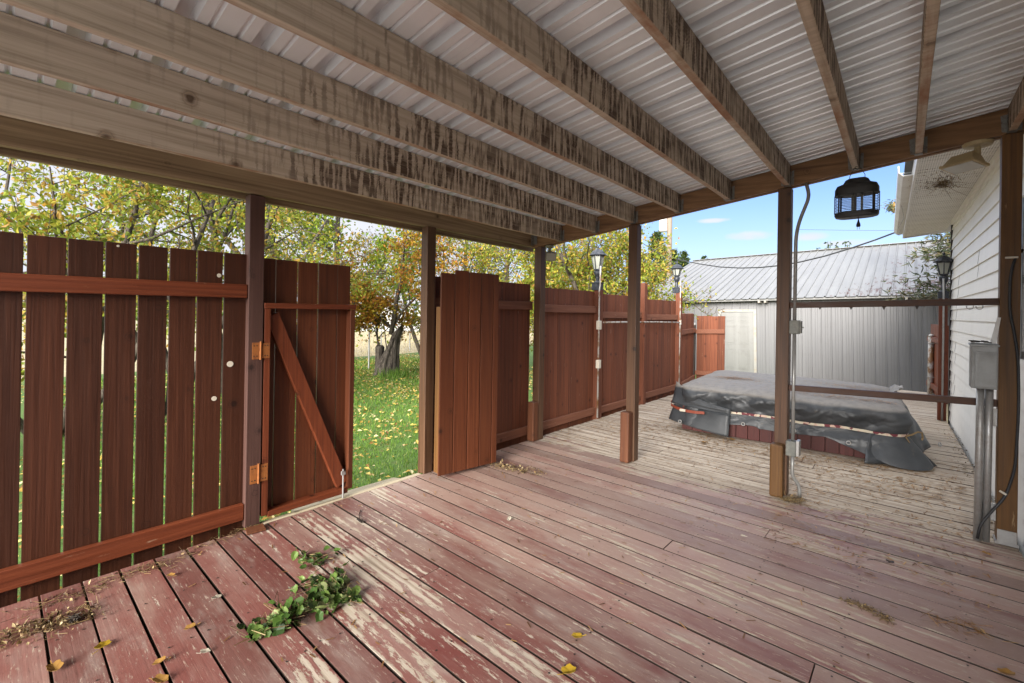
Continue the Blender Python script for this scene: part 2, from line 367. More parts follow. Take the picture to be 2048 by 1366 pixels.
    # plants
    def leaf(name, stops, trans=.45, rough=.5, lo=.7, hi=1.25):
        n = NT(name); r = n.island()
        c = n.ramp(r, stops, 'LINEAR')
        hs = n.n('HueSaturation', Value=n.ss(n.math('FRACT', n.math('MULTIPLY', r, 17.3)), 0, 1, lo, hi, False)); n.set(hs.inputs['Color'], c); c = hs.outputs[0]
        b = n.bsdf(c, rough, spec=.3)
        t = n.n('BsdfTranslucent'); n.set(t.inputs[0], c)
        mx = n.n('MixShader'); mx.inputs[0].default_value = trans
        n.t.links.new(b.outputs[0], mx.inputs[1]); n.t.links.new(t.outputs[0], mx.inputs[2]); n.t.links.new(mx.outputs[0], n.out.inputs[0])
        return n.m
    M['leaf_yg'] = leaf('yellow green leaves', [(0, (.12,.17,.016)), (.45, (.23,.27,.03)), (.7, (.40,.35,.045)), (.88, (.42,.25,.04)), (1, (.24,.12,.03))])
    M['leaf_or'] = leaf('orange yellow leaves', [(0, (.12,.13,.014)), (.3, (.36,.27,.02)), (.6, (.46,.24,.025)), (.85, (.40,.15,.03)), (1, (.22,.10,.03))])
    M['leaf_gr'] = leaf('fresh green leaves', [(0, (.09,.16,.016)), (.4, (.17,.26,.022)), (.75, (.30,.36,.035)), (1, (.42,.38,.04))])
    M['leaf_dry'] = leaf('sparse olive leaves', [(0, (.12,.10,.03)), (.5, (.22,.17,.05)), (1, (.30,.22,.06))])
    M['leaf_con'] = leaf('dark conifer needles', [(0, (.018,.035,.010)), (.5, (.035,.06,.014)), (1, (.07,.095,.024))], .2)
    M['leaf_spruce'] = leaf('spruce needles', [(0, (.035,.05,.02)), (.6, (.08,.095,.04)), (1, (.17,.13,.06))], .2)
    M['vine'] = leaf('wilting vine leaves', [(0, (.03,.065,.012)), (.5, (.065,.12,.022)), (.85, (.12,.18,.04)), (1, (.24,.26,.12))], .25)
    M['litter'] = leaf('dry litter', [(0, (.05,.03,.015)), (.4, (.14,.09,.045)), (.7, (.24,.16,.07)), (1, (.34,.27,.14))], .15)
    M['needle'] = leaf('dry needles', [(0, (.12,.055,.02)), (.5, (.26,.13,.045)), (1, (.42,.27,.12))], .1)
    M['yleaf'] = leaf('yellow fallen leaf', [(0, (.45,.28,.02)), (1, (.50,.33,.03))], .2)
    M['oleaf'] = leaf('tan fallen leaf', [(0, (.33,.17,.04)), (1, (.40,.22,.06))], .2)
    M['wleaf'] = leaf('pale fallen leaf', [(0, (.60,.53,.40)), (1, (.66,.60,.48))], .2)
    M['lawnleaf'] = leaf('leaves on the lawn', [(0, (.20,.10,.03)), (.3, (.42,.26,.05)), (.6, (.55,.42,.10)), (.85, (.55,.48,.26)), (1, (.30,.15,.04))], .2)
    M['blade'] = leaf('grass blades', [(0, (.075,.16,.018)), (.5, (.13,.25,.03)), (.85, (.21,.32,.05)), (1, (.36,.36,.13))], .35)
    M['drygrass'] = leaf('dry field grass', [(0, (.30,.24,.13)), (.6, (.46,.38,.23)), (1, (.36,.33,.16))], .2)
    def bark(name, c0, c1, sc=(26,26,4)):
        n = NT(name); a = n.noise(n.coords(sc), 1, 7, .7, .6)
        n.bsdf(n.ramp(a, [(.38, c0), (.60, c1)]), .9, bump=a, bs=1.0, bd=.03, spec=.2); return n.m
    M['bark'] = bark('grey brown bark', (.045,.036,.028), (.14,.115,.09))
    M['bark_old'] = bark('old cracked bark', (.018,.014,.011), (.15,.125,.10), (22,22,4))
    M['bark_tan'] = bark('tan bark', (.10,.07,.04), (.24,.18,.11))
    M['pole'] = wood_mat('weathered pole', (.10,.075,.055), (.19,.15,.115), (.28,.23,.18), 2, .1, .85, ringy=.3)
    # ground
    n = NT('lawn soil and turf'); v = n.coords()
    a = n.noise(v, 3, 6, .65); b = n.noise(v, 40, 5, .7)
    c = n.ramp(b, [(.3, (.035,.075,.010)), (.55, (.075,.15,.018)), (.75, (.13,.19,.035))]); c = n.mix(n.ss(a, .5, .75, 0, .5), c, (.14,.12,.05))
    n.bsdf(c, .9, bump=b, bs=.6, bd=.03); M['lawn'] = n.m
    n = NT('dry stubble field'); v = n.coords()
    a = n.noise(v, .6, 6, .65); b = n.noise(n.coords((9,9,9)), 1, 7, .7)
    c = n.ramp(b, [(.3, (.22,.17,.09)), (.55, (.36,.30,.18)), (.75, (.47,.40,.26))]); c = n.mix(n.ss(a, .5, .7, 0, .5), c, (.22,.22,.09))
    n.bsdf(c, .95, bump=b, bs=.6, bd=.05); M['field'] = n.m
    n = NT('pale gravel yard'); v = n.coords(); b = n.noise(v, 30, 6, .7)  # pale tone for the added ground that bounces light under the roof
    n.bsdf(n.ramp(b, [(.3, (.42,.40,.36)), (.7, (.60,.57,.52))]), .9, bump=b, bs=.5, bd=.02); M['gravel'] = n.m
    M['farwhite'] = paint_mat('far white wall', (.36,.355,.34), .6)
    M['farroof'] = paint_mat('far grey roof', (.20,.20,.21), .8)
    M['shingle'] = paint_mat('asphalt shingles', (.10,.095,.085), .9, scale=30)
    M['orange'] = paint_mat('orange stake paint', (.55,.12,.02), .6)
build_materials()
# ================================================================== SETTING
PITCH = .146
def build_setting():
    # ground sheets
    m = MB(); m.grid(61, 61, lambda i, j: (lambda x, y: (x, y, -.42 + .05*mnoise.noise(Vector((x*.25, y*.25, 0)))))(-12.6+i*.213, -8+j*.5))
    tag(obj('lawn', m, M['lawn'], origin=(-6, 2, -.42), smooth=True), kind='structure')
    m = MB(); m.box(-400, 400, -400, 400, -1.6, -.66)
    tag(obj('field', m, M['field'], origin=(0, 0, -.7)), kind='structure')
    m = MB(); m.grid(30, 40, lambda i, j: (lambda x, y: (x, y, -.50 + .06*mnoise.noise(Vector((x*.3, y*.3, 4)))))(-60+i*1.66, -30+j*2.2))
    tag(obj('ground', m, M['field'], origin=(-30, 10, -.5), smooth=True), kind='structure')
    m = MB(); m.box(-30, 34, -30, -5.65, -.6, -.3)  # unseen pale ground behind the camera, added to brighten the roof underside
    tag(obj('bounce_ground', m, M['gravel'], origin=(0, -15, -.3)), kind='structure')
    # deck boards, one mesh
    m = MB(); rr = random.Random(3); nails = MB()
    y0 = -2.871 - 19*PITCH
    n = int((7.5-y0)/PITCH)
    for k in range(n):
        ya = y0+k*PITCH+.0042; yb = ya+PITCH-.0084
        yc = (ya+yb)/2
        xr = 3.60-(yc-1.08)*.0365 - .015
        xl = .012 + rr.uniform(-.008, .008)
        if yc > 5.45: xl = -.3+rr.uniform(-.02,.02)
        if -2.9 < yc < -1.62: xl = .016
        cuts = [xl]
        if k % 4 == 1: cuts.append(rr.choice([1.22, 2.03, 2.44, 2.85]) )
        cuts.append(xr)
        for a, b in zip(cuts[:-1], cuts[1:]):
            dz0, dz1 = rr.uniform(-.0018,.0018), rr.uniform(-.0018,.0018); w = rr.uniform(-.0022,.0015)
            a2, b2 = a+(.0015 if a != xl else 0), b-(.0015 if b != xr else 0)
            seg = 6; P = [[], []]
            for i in range(seg+1):
                x = a2+(b2-a2)*i/seg
                wy = .0035*mnoise.noise(Vector((x*.7, k*3.1, 0)))
                z = dz0+(dz1-dz0)*i/seg + .0015*mnoise.noise(Vector((x*1.3, k*1.7, 9)))
                P[0].append([(x, ya-w+wy, z), (x, yb+w+wy, z+rr.uniform(-.0004,.0004)), (x, yb+w+wy, z-.034), (x, ya-w+wy, z-.034)])
            vs = [p for s in P[0] for p in s]; fs = [(0,1,2,3)]
            for i in range(seg):
                for q in range(4):
                    q2 = (q+1) % 4; fs.append((i*4+q, (i+1)*4+q, (i+1)*4+q2, i*4+q2))
            fs.append(tuple(seg*4+q for q in (3,2,1,0)))
            m.add(vs, fs)
            x = .05 + .04*rr.random()
            while x < xr:
                if a2 < x < b2 and yc < 1.5 and rr.random() < .9:
                    for yy in (ya+.028, yb-.028):
                        xx = x+rr.uniform(-.012,.012); yq = yy+rr.uniform(-.006,.006); r = rr.uniform(.004,.0055)
                        nails.add([(xx+r*math.cos(t*1.047), yq+r*math.sin(t*1.047), .0028) for t in range(6)], [(0,1,2,3,4,5)])
                x += .406
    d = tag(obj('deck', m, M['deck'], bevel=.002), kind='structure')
    tag(obj('nail_heads', nails, M['dark'], parent=d), kind='stuff')
    m = MB()
    for k in range(10):                                        # joists below
        x = .06+k*.406
        m.box(x, x+.038, -5.6, 7.4, -.26, -.045)
    obj('joists', m, M['stain_z'], parent=d)
build_setting()

# ================================================================== PATIO COVER
CG_A, CG_B = Vector((.094, -.15)), Vector((3.525, .091))
def cgY(x): return CG_A.y + (x-CG_A.x)*(CG_B.y-CG_A.y)/(CG_B.x-CG_A.x)
def zb(x): return 2.089 + .1285*x                              # underside of header and rafters
PW = .089
YBACK = -5.35
def build_patio():
    P = thing('patio_cover', 'lean-to patio cover of weathered timber rafters under ribbed white metal sheets', 'patio cover', (1.7, -2.2, 0))
    def post(x, y, top, mat, lab=None, foot=0):
        m = MB(); m.box(x, x+PW, y, y+PW, .003+foot, top); o = obj('post', m, mat, P, bevel=.004)
        if lab: o['label'] = lab
        return o
    pA = post(-.089, -2.997, 2.103, M['post_in'], 'purplish brown post carrying the gate hinges')
    pB = post(-.054, -1.63, 2.103, M['post'], 'dark brown post at the gate opening')
    post(.005, -.15, zb(.05), M['post'])
    xD = 1.172-PW; post(xD, cgY(1.172)+.0, zb(xD), M['post'])
    xE = 2.402-PW; post(xE, cgY(2.402), zb(xE), M['post'])
    g = post(3.525, .091, zb(3.53), M['post_house'], 'post on a galvanised foot plate beside the house wall', foot=.02)
    m = MB(); m.box(3.519, 3.620, .085, .186, .004, .022); m.box(3.528, 3.611, .084, .0905, .0225, .095)
    obj('foot_plate', m, M['galv'], g)
    for x, y, h, nm in ((.005+.004, -.15, .42, 'C'), (xD-.012, cgY(1.172), .47, 'D'), (xE-.012, cgY(2.402), .405, 'E')):
        m = MB(); m.box(x, x+PW, y-PW-.001, y-.001, .003, h)
        obj('post_block', m, M['block'] if nm != 'E' else M['post_house'], P, bevel=.012)
    # side beam: inner board on the posts, outer board behind and lower
    def sb(xa, xb, ya, yb, za, zb2, h):
        q = MB(); q.hexa([(xa,ya,za),(xb,ya,za),(xb,yb,zb2),(xa,yb,zb2)], [(xa,ya,za+h),(xb,ya,za+h),(xb,yb,zb2+h),(xa,yb,zb2+h)]); return q
    m = sb(-.040, .0015, YBACK, -.16, 2.124, 2.093, .143); obj('side_beam', m, M['beam_y'], P, bevel=.003)
    m = sb(-.132, -.093, YBACK, -.05, 2.102, 2.062, .15); obj('side_beam', m, M['beam_y'], P, bevel=.003)
    # header between corner post and house
    def hdr(off, z0, z1, x0, x1):
        d = (CG_B-CG_A).normalized(); nrm = Vector((-d.y, d.x))
        b = []
        for zz in (z0, z1):
            q = []
            for (x, o) in ((x0, off), (x1, off), (x1, off+.038), (x0, off+.038)):
                yy = cgY(x); q.append((x+nrm.x*o, yy+nrm.y*o, zb(x)+zz))
            b.append(q)
        mm = MB(); mm.hexa(b[0], b[1]); return mm
    obj('header', hdr(0.0, 0, .159, -.035, 3.64), M['beam_x'], P, bevel=.003)
    obj('header', hdr(.051, -.004, .155, -.035, 3.64), M['beam_x'], P, bevel=.003)
    # rafters
    xs = [.36, .762, 1.155, 1.568, 1.979, 2.398, 2.819, 3.156, 3.585]
    rr = random.Random(5)
    for i, x in enumerate(xs):
        ye = cgY(x-.02)-.003; x0 = x-.038
        m = MB(); seg = 16; vs = []; fs = []
        for k in range(seg+1):
            y = YBACK+(ye-YBACK)*k/seg
            bx = .004*mnoise.noise(Vector((y*.5, i*7., 0))) - (.026 if i == 1 else .018)*(y-ye); bz = .004*mnoise.noise(Vector((y*1.2, i*5., 3)))
            z0 = zb(x-.019+bx)+bz+.002; z1 = zb(x0+bx)+.160
            vs += [(x0+bx, y, z0), (x+bx, y, z0), (x+bx, y, zb(x+bx)+.160), (x0+bx, y, z1)]
            if k: 
                for q in range(4):
                    q2 = (q+1) % 4; fs.append(((k-1)*4+q, (k-1)*4+q2, k*4+q2, k*4+q))
        fs += [(3,2,1,0), tuple(seg*4+q for q in range(4))]
        m.add(vs, fs); r = obj('rafter', m, M['rafter'], P, bevel=.004)
        if i == 8: r['label'] = 'last rafter, against the house'
        h = MB()                                               # galvanised hanger, jagged paint edge left bare
        ye2 = ye-.0005; zz = zb(x-.02)
        h.box(x0-.0025, x+.0025, ye-.045, ye2, zz-.003, zz-.0005)
        for sx, d in ((x0-.0022, -1), (x+.0002, 1)):
            h.box(sx, sx+.002, ye-.04, ye2, zz+.0, zz+.11)
            a, b = (sx-.022, sx) if d < 0 else (sx+.002, sx+.024)
            h.hexa([(a, ye2-.002, zz+.012), (b, ye2-.002, zz+.004), (b, ye2, zz+.004), (a, ye2, zz+.012)],
                   [(a+.006*d, ye2-.002, zz+.112), (b, ye2-.002, zz+.118), (b, ye2, zz+.118), (a+.006*d, ye2, zz+.112)])
        h = obj('joist_hanger', h, M['hanger'], r)
    h = MB(); h.box(.0016, .004, -.21, -.163, 2.11, 2.235); h.box(.004, .045, -.1655, -.163, 2.12, 2.225)
    obj('joist_hanger', h, M['hanger'], P)
    # ribbed sheets, ribs run along x
    per = .2413; x0, x1 = -.30, 3.66
    def prof(y):                                               # height over the flat
        t = y % per
        def bump(c, wb, wt, h):
            d = abs(t-c)
            return 0 if d > wb/2 else (h if d < wt/2 else h*(wb/2-d)/((wb-wt)/2))
        return bump(per/2, .064, .050, .044) + bump(per*.5-.076, .020, .008, .012) + bump(per*.5+.076, .020, .008, .012)
    keys = []
    for c, wb, wt in ((per/2, .064, .050), (per*.5-.076, .020, .008), (per*.5+.076, .020, .008)):
        keys += [c-wb/2, c-wt/2, c+wt/2, c+wb/2]
    keys = sorted(keys)
    yend = .118; k = 0; y = yend
    while y > YBACK-.05:
        ya = y-.9652; ys = []
        for t in range(4):
            for kk in keys: ys.append(ya+t*per+kk)
        ys = [ya] + ys + [y-.001, y+.002, y+.024, y+.032]
        lift = .0035 if k % 2 else 0.0
        m = MB(); nx = 14
        off = lambda yy: .0025*(1 if yy < ya+.0 else 0)
        def fn(i, j, ys=ys, ya=ya, lift=lift):
            x = x0+(x1-x0)*j/(nx-1); yy = ys[i]
            z = zb(x)+.1635+(prof(yy-ya) if yy < y-.0005 else 0)+.0004*mnoise.noise(Vector((x*2, yy*2, 1)))
            if yy > y: z += .0105 if yy < y+.03 else .0012
            return (x, yy, z)
        m.grid(len(ys), nx, fn)
        obj('roof_sheet', m, M['roof_in'], P, solid=.0007)
        y = ya; k += 1
    return P
build_patio()

# ================================================================== FENCES AND GATES
def pickets(m, y0, y1, x, w, gap, z0, top, rr, th=.018, edges=None):
    ys = edges
    if ys is None:
        ys = []; y = y0
        while y < y1-.02: ys.append((y, min(y+w, y1))); y += w+gap
    for a, b in ys:
        t = top+rr.uniform(-.0015,.0015)
        dx = rr.uniform(-.003, .003); ln = rr.uniform(-.002,.002)
        m.hexa([(x-th+dx, a, z0), (x+dx, a, z0), (x+dx, b, z0), (x-th+dx, b, z0)],
               [(x-th+dx, a+ln, t), (x+dx, a+ln, t), (x+dx, b+ln, t+rr.uniform(-.001,.001)), (x-th+dx, b+ln, t)])
def build_fences():
    rr = random.Random(11)
    F = thing('wooden_fence', 'dark red-brown picket fence with glowing gaps left of the gate', 'fence', (-.05, -4.3, 0))
    gaps = [-3.959, -3.815, -3.673, -3.536, -3.399, -3.263, -3.123]
    e = []; pts = [-6.9+.1385*i for i in range(21)] + gaps + [-2.985]
    for i, (a, b) in enumerate(zip(pts[:-1], pts[1:])):
        g = .0048
        e.append((a+g, b-g+ (.004 if i == len(pts)-2 else 0)))
    m = MB(); pickets(m, 0, 0, -.048, 0, 0, -.30, 1.725, rr, edges=e)
    pk = obj('picket_panel', m, M['stain_z'], F, bevel=.002)
    for z in (1.449, .055):
        m = MB(); m.box(-.046, -.008, -6.9, -3.0, z, z+(.085 if z > 1 else .10)); obj('rail', m, M['rail_y'], F, bevel=.004)
    # pale knots showing as round plugs
    for x, y, r in ((438, 551, .012), (460, 728, .018), (428, 797, .014), (236, 492, .006)):
        p = pl(x, y, 0, -.0475); kn = MB(); kn.tube([p, p+Vector((.004,0,0))], r, 12); obj('knot_hole', kn, M['ivory'], F)
    # --- left gate leaf, closed
    G = thing('wooden_gate', 'closed gate leaf with Z brace, hung on two rust-orange hinges', 'gate', (-.05, -2.9, 0))
    m = MB(); pickets(m, 0, 0, -.070, 0, 0, .03, 1.715, rr,
        edges=[(-2.925,-2.811), (-2.806,-2.667), (-2.659,-2.523), (-2.516,-2.377), (-2.370,-2.272)])
    obj('board_panel', m, M['gate_z'], G, bevel=.002)
    m = MB(); m.box(-.069, -.001, -2.9, -2.862, .045, 1.385); obj('stile', m, M['rail_z'], G, bevel=.003)
    m = MB(); m.box(-.069, -.001, -2.302, -2.266, .055, 1.385); obj('stile', m, M['gate_z'], G, bevel=.003)
    m = MB(); m.box(-.069, .003, -2.903, -2.262, 1.386, 1.422); obj('frame_rail', m, M['rail_y'], G, bevel=.003)
    m = MB(); m.box(-.069, -.0005, -2.861, -2.303, .03, .068); obj('frame_rail', m, M['rail_y'], G, bevel=.003)
    m = MB(); m.bar((-.045, -2.845, 1.345), (-.045, -2.332, .095), .040, .088, (0,1,0)); obj('brace', m, M['rail_z'], G, bevel=.003)
    for z0, z1 in ((1.062, 1.168), (.272, .388)):
        m = MB(); m.box(.0005, .0035, -2.972, -2.932, z0, z1); m.box(.0005, .0035, -2.913, -2.868, z0+.004, z1-.004)
        m.tube([(.004, -2.923, z0-.004), (.004, -2.923, z1+.006)], .0065, 8)
        h = obj('hinge', m, M['rusty'], G)
        for yy in (-2.962, -2.945, -2.897, -2.882):
            for zz in (z0+.02, z1-.02): s = MB(); s.tube([(.0036,yy,zz),(.0048,yy,zz)], .004, 8); obj('screw', s, M['dark'], h)
    m = MB(); m.tube([(.004,-2.345,.215), (.006,-2.345,.05), (.006,-2.345,.004)], .006, 8); m.tube([(.004,-2.345,.20),(.02,-2.352,.205),(.02,-2.365,.205)], .005, 8)
    m.box(.0,.012,-2.36,-2.33,.175,.20)
    obj('cane_bolt', m, M['galv'], G)
    # --- right gate leaf, swung in against the fence
    ang = -math.atan2(.087, .55)
    L = thing('wooden_gate', 'open gate leaf of warm brown boards folded back against the fence', 'gate', (.205, -1.632, 0), ang)
    m = MB(); bx = .027; ws = [.129, .133, .118, .125, .055]; y = .0
    tops = [1.700, 1.730, 1.722, 1.722, 1.718]
    for w, t in zip(ws, tops):
        m.hexa([(bx-.018,y,.035),(bx,y,.035),(bx,y+w,.035),(bx-.018,y+w,.035)], [(bx-.018,y,t),(bx,y,t),(bx,y+w,t-.003),(bx-.018,y+w,t)])
        y += w+.0085
    obj('board_panel', m, M['gate_z'], L, local=True, bevel=.002)
    W = y-.009
    m = MB(); m.box(-.055, bx-.019, .001, .037, .05, 1.42); obj('stile', m, M['post_gold'], L, local=True, bevel=.003)
    m = MB(); m.box(-.055, bx-.019, W-.037, W-.001, .05, 1.40); obj('stile', m, M['rail_z'], L, local=True, bevel=.003)
    for z in (.05, 1.365):
        m = MB(); m.box(-.055, bx-.019, .038, W-.038, z, z+.036); obj('frame_rail', m, M['rail_y'], L, local=True, bevel=.003)
    m = MB(); m.bar((-.02, .06, .12), (-.02, W-.06, 1.33), .036, .085, (0,1,0)); obj('brace', m, M['rail_z'], L, local=True, bevel=.003)
    # --- threshold and step outside the gate
    m = MB(); m.box(-.034, .010, -2.905, -1.64, -.026, .001)
    tag(obj('threshold_strip', m, M['pale_y'], origin=(-.02,-2.3,-.02), bevel=.003), 'bare pale threshold strip under the closed gate leaf', 'threshold')
    m = MB(); m.hexa([(-.27,-2.6,-.16),(-.045,-2.6,-.16),(-.045,-1.66,-.16),(-.24,-1.75,-.16)], [(-.27,-2.6,-.06),(-.045,-2.6,-.052),(-.045,-1.66,-.052),(-.24,-1.75,-.06)])
    m.box(-.26,-.06,-2.55,-1.8,-.5,-.161)
    tag(obj('gate_step', m, M['pale_y'], origin=(-.15,-2.1,-.42), bevel=.01), 'bleached wooden step outside the open gate', 'step')
    m = MB(); m.hexa([(.02,-3.0,.004),(.105,-3.02,.004),(.12,-2.915,.004),(.03,-2.90,.004)], [(.02,-3.0,.016),(.105,-3.02,.014),(.12,-2.915,.014),(.03,-2.90,.016)])
    tag(obj('wood_offcut', m, M['block'], origin=(.06,-2.96,.0), bevel=.002), 'small red board offcut at the foot of the hinge post', 'offcut')
    # --- long faded fence from gate to the far corner
    F = thing('wooden_fence', 'long faded red-brown board fence running along the deck to the shed', 'fence', (-.05, 1.6, 0))
    def section(y0, y1, top, zr, zr2, x=-.045, w=.138, gap=.0015, mat='fade_z', bottom=-.25, gapset=()):
        m = MB(); ys = []; y = y0
        while y < y1-.02:
            b = min(y+w, y1); g = gap
            ys.append((y, b)); y = b+g
        for q, wid in gapset: ys[q] = (ys[q][0]+wid, ys[q][1])
        pickets(m, 0, 0, x, 0, 0, bottom, top, rr, edges=ys)
        obj('picket_panel', m, M[mat], F, bevel=.0015)
        for z in (zr, zr2):
            m = MB(); m.box(x+.003, x+.041, y0+.002, y1-.002, z, z+.089); obj('rail', m, M['fade_y'], F, bevel=.004)
    section(-1.535, -.155, 1.69, 1.41, .055)
    section(-.05, 1.185, 1.668, 1.385, .055)
    section(1.285, 2.505, 1.645, 1.315, .045, gapset=((3,.010),(5,.016)))
    section(2.605, 3.905, 1.615, 1.285, .06)
    for y, t, mt in ((1.19, 1.69, 'fade_z'), (2.51, 1.853, 'fade_z'), (3.91, 1.765, 'fade_z')):
        m = MB(); m.box(-.055, .034, y, y+PW, -.25, t); obj('post', m, M[mt], F, bevel=.004)
    # short low bent section to the steel post
    m = MB(); rails = MB()
    n = 9
    for k in range(n):
        a = k/n; b = (k+1)/n
        def pt(t): return Vector((-.03-.21*t, 4.02+1.32*t, 0))
        p, q = pt(a), pt(b-.006)
        m.hexa([p+Vector((-.018,0,-.2)), p+Vector((0,0,-.2)), q+Vector((0,0,-.2)), q+Vector((-.018,0,-.2))],
               [p+Vector((-.018,0,1.40+rr.uniform(-.01,.01))), p+Vector((0,0,1.395)), q+Vector((0,0,1.39)), q+Vector((-.018,0,1.39))])
    obj('picket_panel', m, M['fade_z'], F)
    for z in (1.015, .07):
        m = MB(); m.bar(pt(0)+Vector((.022,0,z+.04)), pt(1)+Vector((.022,0,z+.05)), .038, .085); obj('rail', m, M['fade_y'], F, bevel=.003)
    m = MB(); m.tube([(-.262,5.42,-.3),(-.262,5.42,1.17)], .032, 12); obj('steel_post', m, M['dark'], F, smooth=False)
    m = MB(); m.lathe([(.036,0),(.037,.03),(.02,.05)], (-.262,5.42,1.165), 12); obj('post_cap', m, M['galv'], F)
    # gate panel by the shed door
    G = thing('wooden_gate', 'short red gate panel standing open beside the white shed door', 'gate', (0, 5.42, 0))
    m = MB(); x = -.215
    for k in range(4):
        m.box(x, x+.134, 5.43, 5.448, .06, 1.355+rr.uniform(-.008,.008)); x += .136
    obj('board_panel', m, M['fade_z'], G, bevel=.002)
    for z in (1.0, .165):
        m = MB(); m.bar((-.225, 5.41, z+.035), (.335, 5.405, z+.06), .036, .085); obj('rail', m, M['rail_x'] if False else M['fade_y'], G, bevel=.003)
    for z in (.22, 1.02): m = MB(); m.tube([(-.225,5.42,z),(-.262,5.42,z)], .008, 6); obj('hinge', m, M['galv'], G)
build_fences()

# red fence bits between house corner and shed (right)
def build_right_fence():
    F = thing('wooden_fence', 'red fence end with a rusty steel pipe post past the house corner', 'fence', (3.40, 6.3, 0))
    rr = random.Random(4)
    c = [pl(1853, 745, 1, 7.0), pl(1866, 745, 1, 7.0)]
    m = MB(); a = Vector((3.30, 7.2, 0)); b = Vector((3.46, 5.6, 0))
    # gate frame seen nearly edge-on
    for z0 in (.22, 1.02):
        q = MB(); q.bar(a+Vector((0,0,z0)), b+Vector((.02,0,z0)), .04, .09); obj('rail', q, M['rail_y'], F, bevel=.003)
    n = 9
    for k in range(n):
        p = a+(b-a)*(k/n); q = a+(b-a)*((k+.94)/n)
        m.hexa([p+Vector((.03,0,.08)), p+Vector((.05,0,.08)), q+Vector((.05,0,.08)), q+Vector((.03,0,.08))],
               [p+Vector((.03,0,1.28)), p+Vector((.05,0,1.28)), q+Vector((.05,0,1.28)), q+Vector((.03,0,1.28))])
    obj('picket_panel', m, M['rail_z'], F)
    p = pl(1862, 775, 2, 0.0); q = Vector((3.33, 6.8, 0))
    m = MB(); m.tube([q+Vector((0,0,-.1)), q+Vector((0,0,1.06))], .04, 12); m.lathe([(.043,0),(.035,.035),(.01,.05)], q+Vector((0,0,1.06)), 12)
    o = obj('steel_post', m, M['galv_rust'], F, smooth=True)
    for z in (.36, .95): m = MB(); m.tube([q+Vector((-.05,-.045,z)), q+Vector((.05,-.045,z))], .007, 6); obj('pipe_clamp', m, M['galv'], F)
n = NT('rusty pipe'); v = n.coords(); a = n.noise(n.coords((3,3,2)), 3, 6, .7)
n.bsdf(n.mix(n.ss(a, .45, .6), (.48,.47,.44), (.22,.11,.045)), .5, .3, bump=a, bs=.2); M['galv_rust'] = n.m
build_right_fence()
